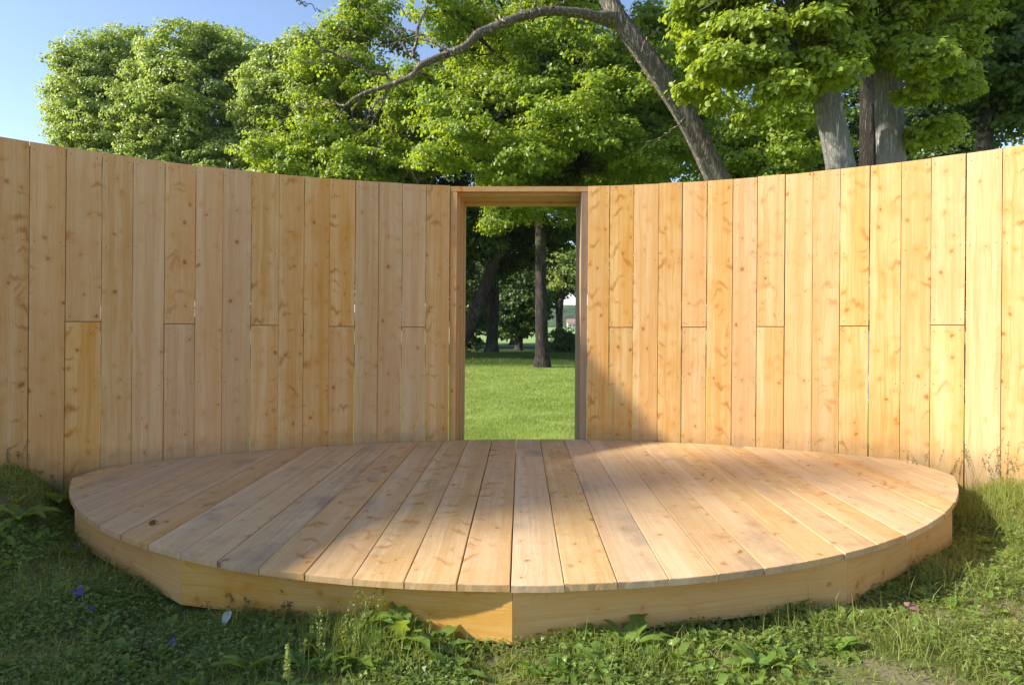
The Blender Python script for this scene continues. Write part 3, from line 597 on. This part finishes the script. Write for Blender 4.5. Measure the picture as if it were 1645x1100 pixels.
# ---------------------------------------------------------------- far hill with woods and a house
M = NT('hill_woods'); p = M.pos(); n = M.noise(p, .09, 5., .7); c = M.mix(M.ss(n, .35, .7), (.03, .06, .018), (.10, .15, .045))
HW = M.done(M.bsdf(c, 1., n, 1., 3., .1))
xs = np.linspace(-900, 1100, 260); ys = np.linspace(430, 760, 44); X, Y = np.meshgrid(xs, ys)
hz = np.zeros_like(X)
for i in range(X.shape[0]):
    for j in range(X.shape[1]):
        hz[i, j] = mn.noise(Vector((X[i, j]*.045, Y[i, j]*.045, 2)))*2.2+mn.noise(Vector((X[i, j]*.14, Y[i, j]*.14, 5)))*1.2
Z = 20*sm(Y, 430, 620)*(.75+.35*np.sin(X*.006+.9))*1.0+hz*sm(Y, 440, 500)-1.3
V = np.stack([X, Y, Z], -1).reshape(-1, 3); I = (np.arange(43)[:, None]*260+np.arange(259)).ravel()
tag(fast_mesh('hill', V, np.stack([I, I+1, I+261, I+260], 1), HW, smooth=True), kind='structure')
hc = px(921, 531, 415); hs = empty('house', (hc.x, 415, -.6), 'tiny distant house with a red roof below the hill, seen through the doorway', 'house')
m = MB(); box(m, hc.x-4, hc.x+4, 412, 419, -1, 3.2, 0, 'z', 0); m.build('wall', plain('house_wall', (.62, .55, .46)), hs)
m = MB(); m.add([(hc.x-4.4, 411.6, 3.1), (hc.x+4.4, 411.6, 3.1), (hc.x+4.4, 419.4, 3.1), (hc.x-4.4, 419.4, 3.1), (hc.x-4.4, 415.5, 5.6), (hc.x+4.4, 415.5, 5.6)],
     [(0, 1, 5, 4), (2, 3, 4, 5), (0, 4, 3), (1, 2, 5), (3, 2, 1, 0)]); m.build('roof', plain('roof_tile', (.34, .20, .16)), hs)  # roof red muted in its colour to suggest haze
for dx in (-2.4, 0, 2.4):
    m = MB(); box(m, hc.x+dx-.5, hc.x+dx+.5, 411.9, 412.05, .6, 2.0, 0, 'z', 0); m.build('window', plain('window_dark', (.05, .06, .07)), hs)

# ---------------------------------------------------------------- ground cover
def gpt(x, y):               # the ground point seen at pixel x, y
    d = Vector(((x-CX)/F, 1, (CY-y)/F)); t = 1.6
    for _ in range(4000):
        q = Vector((0, 0, ZC))+d*t
        if q.z <= gz(q.x, q.y)+.004: break
        t += .004
    return q
BT = np.array([(-.5, 0), (.5, 0), (-.42, .38), (.42, .38), (-.26, .74), (.26, .74), (0, 1.)])
BF = [(0, 1, 3, 2), (2, 3, 5, 4)]
def blades(P, Hh, Wd, rs, name, mat, lean=.6, rnd=None, droop=.35):
    n = len(P); a = rs.rand(n)*6.283; b = rs.rand(n)*6.283; ln = rs.rand(n)*lean
    D = np.stack([np.cos(a), np.sin(a), 0*a], 1); L = np.stack([np.cos(b), np.sin(b), 0*b], 1)*ln[:, None]
    t = np.array([0, .4, .75, 1.]); wv = np.array([1., .85, .5, .02]); V = np.zeros((n, 8, 3))
    for i in range(4):
        c = P+L*(Hh*t[i]**1.8)[:, None]; c[:, 2] += Hh*(t[i]-droop*ln*t[i]**2.2)
        V[:, 2*i] = c-D*(Wd*wv[i]/2)[:, None]; V[:, 2*i+1] = c+D*(Wd*wv[i]/2)[:, None]
    Fc = np.array([(0, 1, 3, 2), (2, 3, 5, 4), (4, 5, 7, 6)]); Fc = (np.arange(n)[:, None, None]*8+Fc[None]).reshape(-1, 4)
    r = rs.rand(n) if rnd is None else rnd
    return fast_mesh(name, V.reshape(-1, 3), Fc, mat, np.repeat(r, 3))
def nz(x, y, s, o): return np.array([mn.noise(Vector((a*s+o, b*s-o, o))) for a, b in zip(x, y)])
def on_deck(x, y, m=.0): # True under the platform
    return (np.hypot(x-DC[0], y-DC[1]) < SR-.03-m) & (np.abs(x) < 2.95*H)
def allowed(x, y): # in view and not under the platform, inside the wall
    # facets of the skirt are chords: keep clear of them
    ins = np.hypot(x-WC[0], y-WC[1]) < WR-.01
    ang_ = np.degrees(np.arctan2(x-DC[0], DC[1]-y)); r = np.hypot(x-DC[0], y-DC[1])
    ph = np.array(phis); k = np.clip(np.searchsorted(ph, ang_)-1, 0, len(ph)-2); mid = (ph[k]+ph[k+1])/2; half = (ph[k+1]-ph[k])/2
    rr = SR*np.cos(np.radians(half))/np.cos(np.radians(ang_-mid))
    rr = np.where(np.abs(ang_) > 80, SR, rr)
    return ins & ~((r < rr+.004) & (np.abs(x) < 2.93*H)) & (y > 1.6)
def fore(n, rs):
    y = 1.75+(rs.rand(n)**1.25)*3.4; x = (rs.rand(n)*2-1)*(.86*y+.55); ok = allowed(x, y); return x[ok], y[ok]
rs = np.random.RandomState(33)
def edge_d(x, y): return np.hypot(x-DC[0], y-DC[1])-SR
def soil(x, y): # worn bare patches
    return (np.hypot((x-1.45)/.28, (y-2.42)/.12) < 1) | (np.hypot((x-.10)/.16, (y-2.38)/.035) < 1)
x, y = fore(210000, rs); d = nz(x, y, 3.2, 4.)
keep = (rs.rand(len(x)) < np.clip(.50+d*1.7, .10, 1)) & ~(soil(x, y) & (rs.rand(len(x)) < .93)); x, y = x[keep], y[keep]
tx, ty = fore(9000, rs); k = rs.randint(0, len(tx), 110000); tx, ty = tx[k]+rs.normal(size=len(k))*.016, ty[k]+rs.normal(size=len(k))*.012; tall = np.clip(rs.normal(size=len(x)+0)*0+1, 1, 1)
th_ = (1.0+1.1*rs.rand(9000)**2)[k]; ok = allowed(tx, ty) & ~(soil(tx, ty) & (rs.rand(len(tx)) < .8)); x = np.concatenate([x, tx[ok]]); y = np.concatenate([y, ty[ok]]); tall = np.concatenate([tall, th_[ok]])
d = nz(x, y, 2.1, 7.); hgt = (.012+.036*rs.rand(len(x))**2)*tall*(1+1.0*np.clip(d, -.6, 1)); wd_ = np.clip((WR-np.hypot(x-WC[0], y-WC[1])), 0, 9)
hgt *= 1+.9*np.exp(-wd_/.25)+.2*np.exp(-np.clip(edge_d(x, y), 0, 9)/.12)
P = np.stack([x, y, ground(x, y)-.004], 1); rr_ = np.clip(.5+.5*nz(x, y, 9., 3.)+.35*rs.normal(size=len(x)), 0, 1)
tag(blades(P, hgt, .0026+.0034*rs.rand(len(x)), rs, 'grass', GRASS, 2.1, rr_, .33), 'rough short grass growing round the platform and along the foot of the wall', 'grass', kind='stuff')
def patch_pts(cx_, cy_, rx, ry, n):
    c = np.array([tuple(gpt(cx_, cy_))]*n); c[:, 0] += rs.normal(size=n)*rx; c[:, 1] += rs.normal(size=n)*ry; ok = allowed(c[:, 0], c[:, 1]); c = c[ok]; c[:, 2] = ground(c[:, 0], c[:, 1])-.004; return c
P = np.concatenate([patch_pts(555, 1035, .13, .10, 900), patch_pts(640, 1060, .14, .06, 350), patch_pts(1600, 800, .22, .16, 2600), patch_pts(1555, 830, .15, .2, 900), patch_pts(1480, 930, .18, .15, 500), patch_pts(1010, 1070, .16, .06, 260), patch_pts(60, 800, .3, .15, 900), patch_pts(1300, 1010, .2, .08, 260)])
tag(blades(P, .07+.11*rs.rand(len(P)), .0022+.002*rs.rand(len(P)), rs, 'tall_grass', GRASS, 1.0, droop=.5), 'longer arching grass in tufts beside the platform', 'grass', kind='stuff')
# clover and small weeds
x, y = fore(170000, rs); d = nz(x, y, 2.3, 11.); keep = (rs.rand(len(x)) < np.clip(.30+d*2.2+.30*(x < -.6), .02, 1)) & ~soil(x, y); x, y = x[keep], y[keep]
n = len(x); hh = .012+.045*rs.rand(n); C = np.stack([x, y, ground(x, y)+hh], 1); k3 = np.repeat(np.arange(n), 3); a = np.repeat(rs.rand(n)*6.28, 3)+np.tile([0, 2.09, 4.19], n)
T = np.stack([np.cos(a), np.sin(a), .15+0*a], 1); N = np.repeat(rs.normal(size=(n, 3))*.35+np.array([0, 0, 1]), 3, 0)
V, Fc = leaves(C[k3], N, np.repeat(.0055+.008*rs.rand(n)**1.5, 3), rs, T=T); r_ = np.repeat(np.repeat(rs.rand(n), 3), 2)
tag(fast_mesh('clover', V, Fc, CLOVER, r_), 'low clover and small weeds spread through the foreground grass', 'clover', kind='stuff')
# leafy weeds in rosettes
rows = [(0, .03, 0), (.18, .10, .03), (.30, .24, .06), (.40, .15, .07), (.52, .30, .07), (.62, .20, .06), (.76, .27, .02), (.90, .15, -.05), (1., .01, -.12)]
LT = []
for i, (t_, w_, z_) in enumerate(rows): q_ = 1 if i % 2 else .85; LT += [(t_, -w_*q_, z_+w_*.35), (t_, 0, z_), (t_, w_, z_+w_*.3)]
LT = np.array(LT); LFc = np.array([(i*3+k, i*3+k+1, (i+1)*3+k+1, (i+1)*3+k) for i in range(8) for k in range(2)])
cx_, cy_ = fore(2600, rs); d = nz(cx_, cy_, 1.7, 31.); keep = (rs.rand(len(cx_)) < np.clip(.35+d*1.5, .05, 1)) & ~soil(cx_, cy_); R0 = [(a_, b_, rs.uniform(.03, .075)) for a_, b_ in zip(cx_[keep], cy_[keep])]
for qx, qy, sx, sy, n_, l0, l1 in [(600, 1030, .12, .06, 26, .07, .13), (690, 1050, .12, .05, 24, .06, .11), (560, 1075, .14, .05, 16, .05, .09), (1000, 1050, .13, .06, 26, .06, .11), (1090, 1080, .15, .06, 26, .05, .10), (1180, 1040, .12, .06, 14, .04, .08), (1270, 1000, .15, .05, 14, .04, .08), (1400, 1000, .2, .1, 22, .04, .07), (900, 1085, .12, .03, 10, .04, .08), (60, 850, .25, .2, 36, .06, .12), (1540, 900, .2, .2, 20, .04, .08)]:
    for p_ in patch_pts(qx, qy, sx, sy, n_): R0.append((p_[0], p_[1], rs.uniform(l0, l1)))
C, N, T, S, Rr_ = [], [], [], [], []
for a_, b_, l_ in R0:
    z_ = gz(a_, b_); r0_ = rs.rand()
    for k in range(rs.randint(4, 9)):
        an = rs.rand()*6.283; up = rs.uniform(.05, 1.1); dv = np.array([math.cos(an), math.sin(an), up]); C.append((a_+.01*dv[0], b_+.01*dv[1], z_+.014)); T.append(dv)
        N.append(np.array([-math.cos(an)*up, -math.sin(an)*up, 1.])+rs.normal(size=3)*.3); S.append(l_*rs.uniform(.4, .95)); Rr_.append(min(1, max(0, r0_*.6+rs.rand()*.5)))
V, Fc = leaves(np.array(C), np.array(N), np.array(S), rs, LT, LFc, np.array(T))
tag(fast_mesh('weeds', V, Fc, DOCK, np.repeat(Rr_, 16), smooth=True), 'small leafy weeds with lobed leaves mixed into the foreground grass', 'weeds', kind='stuff')
x, y = fore(9000, rs); n = len(x); P = np.stack([x, y, ground(x, y)+.004], 1)
tag(blades(P, .03+.07*rs.rand(n), .0016+0*x, rs, 'dry_grass', STRAW, 2.2, droop=.42), 'dry bleached stems and litter in the foreground grass', 'grass', kind='stuff')
# lawn seen through the doorway and through the gaps
n = 260000; Yl = 6.0+15.5*rs.rand(n)**1.5; Xl = (rs.rand(n)*2-1)*(.12*Yl+1.0)+.05*Yl
ok = np.hypot(Xl-WC[0], Yl-WC[1]) > WR+.62; Xl, Yl = Xl[ok], Yl[ok]; s_ = np.clip(Yl/7, 1, 2.4)
P = np.stack([Xl, Yl, ground(Xl, Yl)-.003], 1)
lr = np.clip(.45+.6*nz(Xl, Yl, 1.1, 2.)+.5*nz(Xl, Yl, 4.5, 8.)+.28*rs.normal(size=len(Xl)), 0, 1)
tag(blades(P, (.020+.034*rs.rand(len(Xl)))*s_**.6, .0045*s_, rs, 'lawn', LAWN, 1.3, lr), 'sunlit mown lawn beyond the doorway', 'lawn', kind='stuff')
n = 70000; Yl = 20.1+9.5*rs.rand(n); Xl = (rs.rand(n)*2-1)*(.13*Yl)+.03*Yl
P = np.stack([Xl, Yl, ground(Xl, Yl)], 1); hg = (.05+.22*rs.rand(n))*sm(Yl, 19.5, 24)
tag(blades(P, hg+.03, .012+0*hg, rs, 'long_grass', DARKLEAF, .6), 'unmown long grass in the shade of the trees past the lawn', 'grass', kind='stuff')  # dark leaf colour paints in part of the trees' shade

# ---------------------------------------------------------------- single plants
def blade_leaf(m, p, dirv, L, Wd, rnd, mat=0, up=.6, curl=1.0, wave=.12, ns=9, seed=0):
    """one broad leaf as a curved, wavy-edged strip with a sunken midrib"""
    r = random.Random(seed); d = Vector(dirv).normalized(); side = d.cross(Vector((0, 0, 1))).normalized(); V = []; Fc = []
    pos = Vector(p); a = math.asin(max(-1, min(1, up))); ph = r.uniform(0, 6)
    for i in range(ns+1):
        t = i/ns; w_ = Wd*.5*(math.sin(math.pi*min(1, t*.93+.07)**.8)**.75)*(1 if t < .99 else .05)
        wv = 1+wave*math.sin(t*17+ph); upv = Vector((0, 0, 1))*math.cos(a)-d*math.sin(a)
        V += [pos-side*w_*wv+upv*(w_*.38+wave*.25*w_*math.sin(t*23+ph)), pos, pos+side*w_*(2-wv)+upv*(w_*.38+wave*.25*w_*math.cos(t*21+ph))]
        pos = pos+(d*math.cos(a)+Vector((0, 0, 1))*math.sin(a))*(L/ns); a -= curl/ns
    for i in range(ns):
        for k in range(2): Fc.append((i*3+k, i*3+k+1, (i+1)*3+k+1, (i+1)*3+k))
    m.add(V, Fc, rnd, mat, smooth=True)
def dock(x, y, L, n, label, seed, group='broad-leaved dock plants', stretch=1., upr=(.25, .9)):
    r = random.Random(seed); c = gpt(x, y); root = empty('dock_plant', c, label, 'plant', group); 
    n = int(n*1.5); L = L*1.25
    for i in range(n):
        m = MB(); a = i*2.399+r.uniform(-.4, .4); l = L*r.uniform(.6, 1.1); u_ = r.uniform(*upr)
        p = c+Vector((math.cos(a), math.sin(a), 0))*L*.06*stretch*r.random(); p.z = c.z-.005
        blade_leaf(m, p, (math.cos(a), math.sin(a), 0), l, l*r.uniform(.24, .36), r.random(), up=u_, curl=r.uniform(.5, 1.5), wave=.30, ns=12, seed=seed*31+i)
        m.build('leaf', DOCK, root)
    return root
dock(575, 1012, .20, 10, 'large dock plant with upright leaves against the left facet of the skirt', 1)
dock(640, 1032, .19, 9, 'dock plant with wide sunlit leaves left of the middle skirt joint', 2)
dock(700, 1040, .15, 8, 'dock plant nearest the middle skirt joint on its left side', 3)
dock(560, 1062, .13, 8, 'low dock rosette in front of the left skirt facet', 4)
dock(410, 985, .12, 4, 'single small dock plant standing in shade by the left skirt', 5, upr=(.6, .98))
dock(1012, 1042, .17, 11, 'dock plant with pale leaves in front of the right middle skirt board', 6)
dock(985, 1010, .12, 5, 'short dock plant with one dark upright leaf touching the right skirt board', 7, upr=(.6, .98))
dock(1085, 1065, .14, 8, 'spreading dock plant at the bottom, right of the middle', 8)
dock(1180, 1000, .08, 6, 'small leafy weed under the right skirt board', 9)
dock(1275, 985, .09, 6, 'small leafy weed beside the second joint of the right skirt', 10)
dock(930, 1078, .12, 7, 'flat dock rosette at the bottom edge below the middle skirt joint', 12)
dock(90, 812, .22, 9, 'dark leafy dock in the shade at the foot of the left wall', 13)
dock(30, 835, .20, 8, 'dark dock plant at the left edge under the wall', 14)
dock(1215, 1075, .12, 7, 'low weed rosette in the sunlit grass at the bottom right', 15)
dock(730, 1088, .12, 7, 'leafy weed at the bottom edge left of the middle', 16)
dock(1345, 1045, .10, 6, 'pale leafy weed on the sunlit grass right of the platform corner', 17)
dock(1490, 960, .10, 6, 'yellow-green weed in the grass at the right of the platform', 18)
dock(400, 1075, .13, 7, 'shaded weed rosette at the bottom edge left of the flower spike', 19)
# flower spike plant near the bottom edge
c = gpt(462, 1120); root = empty('flower_spike_plant', c, 'yellow-green flower spike with long narrow leaves at the bottom edge', 'plant')
r = random.Random(4); m = MB()
top = c+Vector((.005, 0, .19)); v, f = tube([c, c+Vector((.004, 0, .1)), top], [.003, .0025, .001], 5); m.add(v, f, .5); m.build('stem', SPIKE, root)
C = []; N = []
for i in range(420):
    t = r.random(); a = r.uniform(0, 6.28); rad = .019*(1-t*.8)*r.uniform(.3, 1); C.append((c.x+rad*math.cos(a), c.y+rad*math.sin(a), c.z+.07+.125*t)); N.append((math.cos(a), math.sin(a), .8))
rs2 = np.random.RandomState(2); V, Fc = leaves(np.array(C), np.array(N)+rs2.normal(size=(420, 3))*.4, rs2.uniform(.004, .008, 420), rs2)
fast_mesh('flower_spike', V, Fc, SPIKE, rs2.rand(840), parent=root)
for i, (a, l, u_) in enumerate([(2.95, .14, .55), (.2, .13, .45), (1.2, .1, .5), (4., .1, .3), (5.4, .12, .35), (3.5, .11, .3)]):
    m = MB(); blade_leaf(m, c+Vector((0, 0, .02)), (math.cos(a), math.sin(a), 0), l, .022, .8, up=u_, curl=1.2, wave=.05, seed=i); m.build('leaf', DOCK, root)
# fallen petals and leaves
def petal(x, y, mat, label, kind='petal', s=.014, n=4, deckz=None, group=None):
    c = gpt(x, y) if deckz is None else None
    if c is None:
        t = H*F/(y-CY); c = Vector(((x-CX)*t/F, t, ZD+.004))
    else: c = c+Vector((0, 0, .028))
    rs3 = np.random.RandomState(int(x+y)); C = np.array([tuple(c)]*n)+rs3.normal(size=(n, 3))*s*.35*np.array([1, 1, .25]); C[:, 2] = np.maximum(C[:, 2], c.z)
    V, Fc = leaves(C, rs3.normal(size=(n, 3))*.45+np.array([0, -.5, 1]), np.full(n, s)*rs3.uniform(.8, 1.2, n), rs3)
    o = fast_mesh(kind, V-np.array(tuple(c)), Fc, mat, rs3.rand(2*n)); o.location = c; tag(o, label, 'petals' if 'petal' in kind else 'leaf', group); return o
g_ = 'fallen purple and pink flowers in the grass'
for x, y, mt, lb, s in [(122, 963, PURPLE, 'largest violet blossom lying in the dark grass at the left', .03), (205, 948, PURPLE, 'small violet blossom nearer the left skirt board', .018), (147, 986, PURPLE, 'tiny violet blossom below the large violet one', .014),
        (122, 885, PURPLE, 'pale violet blossoms close under the left end of the platform', .022), (232, 1048, PINK, 'rose pink blossom in the dark grass at bottom left', .018), (276, 1043, PURPLE, 'lilac blossom just right of the rose pink one', .022),
        (612, 998, PURPLE, 'deep violet blossom among the dock leaves by the left skirt board', .022), (804, 1036, PINK, 'pale pink petal under the middle joint of the skirt', .016), (1183, 1000, PURPLE, 'violet blossom in the shadow below the right skirt board', .016),
        (1385, 964, PURPLE, 'violet blossom beside the long pale blade near the platform corner', .018), (1462, 983, PINK, 'crimson blossom heap in sunlit grass at the right', .03), (1538, 952, PINK, 'faint pink blossom in the grass farthest right', .016)]:
    petal(x, y, mt, lb, 'fallen_petals', s, 7, group=g_)
petal(252, 842, DRYL, 'dark curled dry leaf lying on the shaded left boards', 'dry_leaf', .035, 3, 1)
petal(1343, 1012, DRYL, 'orange dry leaf scrap on the sunlit grass at right', 'dry_leaf', .02, 2)
petal(230, 813, DRYL, 'tiny dark dry leaf scrap farther back on the left boards', 'dry_leaf', .018, 2, 1)
def fallen(x, y, mat, label, L, Wd, a, name='fallen_leaf', z=.05):
    c = gpt(x, y)+Vector((0, 0, z)); m = MB(); blade_leaf(m, (0, 0, 0), (math.cos(a), math.sin(a), 0), L, Wd, .8, up=-.35 if 'pale oval' in label else .05, curl=.3, wave=.03); o = m.build(name, mat); o.location = c; tag(o, label, 'leaf'); return o
fallen(368, 1008, PALEL, 'pale oval leaf lying upright in the dark grass left of the weeds', .075, .038, -1.45, z=.075)
fallen(474, 990, PALEL, 'narrow whitish leaf at the foot of the left skirt board', .07, .02, .2)
fallen(1385, 955, DOCK, 'long pale strap leaf curving from the corner of the platform', .22, .03, -.6, z=.03)
fallen(1255, 985, DOCK, 'pale strap leaf lying on the grass below the right skirt board', .17, .03, -.5, z=.04)
# tall seed-head grasses
def stalks(pts, name, label, hr, seed, mat=STRAW, head=True, group='tall grass gone to seed'):
    r = np.random.RandomState(seed)
    AV = []; AF = []; HV = []; HF = []
    for p in pts:
        h_ = r.uniform(*hr); a = r.uniform(0, 6.28); l = r.uniform(.1, .45)*h_; e = p+Vector((l*math.cos(a), l*math.sin(a)*.5, h_))
        mid = p+Vector((l*.25*math.cos(a), l*.2*math.sin(a), h_*.6)); v, f = tube(bez(np.array(p), np.array(mid), np.array(e), 7), np.linspace(.0014, .0007, 7), 4); b = len(AV); AV += v; AF += [tuple(j+b for j in q) for q in f]
        if head:
            n = 26; t = r.rand(n); C = np.array(mid)[None]*0+np.array([np.array(bez(np.array(p), np.array(mid), np.array(e), 20)[int(19*(.66+.34*tt))]) for tt in t]); C += r.normal(size=(n, 3))*.005
            V_, F_ = leaves(C, r.normal(size=(n, 3)), r.uniform(.006, .011, n), r, T=np.tile(np.array(e-mid), (n, 1))+r.normal(size=(n, 3))*.02)
            b = len(HV); HV += list(V_); HF += [tuple(j+b for j in q) for q in F_]
    c = pts[0]; root = empty(name, c, label, 'grass', group); fast_mesh('stems', AV, AF, mat, np.random.rand(len(AF)), parent=root)
    if head: fast_mesh('seed_heads', HV, HF, mat, np.random.rand(len(HF)), parent=root)
R_ = random.Random(8)
def wallpts(x0, x1, n, d=.04):
    o = []
    for _ in range(n):
        a = ang(R_.uniform(x0, x1)); rr = WR-R_.uniform(.02, d+.03); q = wp(a, rr, 0); o.append(Vector((q[0], q[1], gz(q[0], q[1])-.01)))
    return o
stalks(wallpts(1455, 1560, 13, .12), 'seed_grass', 'seeding grass stems against the right wall beside the platform end', (.16, .42), 1)
stalks(wallpts(1560, 1660, 13, .12), 'seed_grass', 'seeding grass stems against the wall at the right edge', (.15, .45), 2)
stalks(wallpts(5, 60, 6, .06), 'seed_grass', 'thin seeding stems against the wall at the left edge', (.10, .26), 3)
stalks(wallpts(100, 200, 10, .05), 'seed_grass', 'thin seeding stems against the wall at the left end of the platform', (.05, .16), 4)
stalks([gpt(R_.uniform(575, 625), R_.uniform(1015, 1050)) for _ in range(9)], 'seed_grass', 'tall seeding stems rising in front of the left skirt board', (.13, .24), 5, GRASS)
stalks([gpt(R_.uniform(680, 705), R_.uniform(1010, 1030)) for _ in range(4)], 'seed_grass', 'seed head stems before the skirt just left of its middle joint', (.12, .17), 6)
stalks([gpt(R_.uniform(320, 460), R_.uniform(985, 1005)) for _ in range(6)], 'seed_grass', 'sparse dark stems against the shaded left skirt board', (.06, .12), 7)
stalks([gpt(R_.uniform(1030, 1180), R_.uniform(1000, 1012)) for _ in range(8)], 'seed_grass', 'short green stems before the right middle skirt board', (.04, .10), 9, GRASS, False)
stalks([gpt(R_.uniform(480, 570), R_.uniform(1020, 1080)) for _ in range(14)], 'seed_grass', 'seeding stems in the half-lit grass left of the large dock plant', (.10, .2), 10, GRASS)

# ---------------------------------------------------------------- air
M = NT('haze_air'); v = M.t.nodes.new('ShaderNodeVolumePrincipled'); v.inputs['Density'].default_value = .0002; v.inputs['Color'].default_value = (.80, .88, 1, 1); v.inputs['Anisotropy'].default_value = .2
M.l(v.outputs[0], M.out.inputs['Volume'])
V = [(x, y, z) for x in (-2700, 2700) for y in (-450, 2700) for z in (-8, 60)]
hz_ = fast_mesh('haze', V, [(0, 1, 3, 2), (4, 6, 7, 5), (0, 4, 5, 1), (2, 3, 7, 6), (0, 2, 6, 4), (1, 5, 7, 3)], M.m); tag(hz_, kind='stuff')
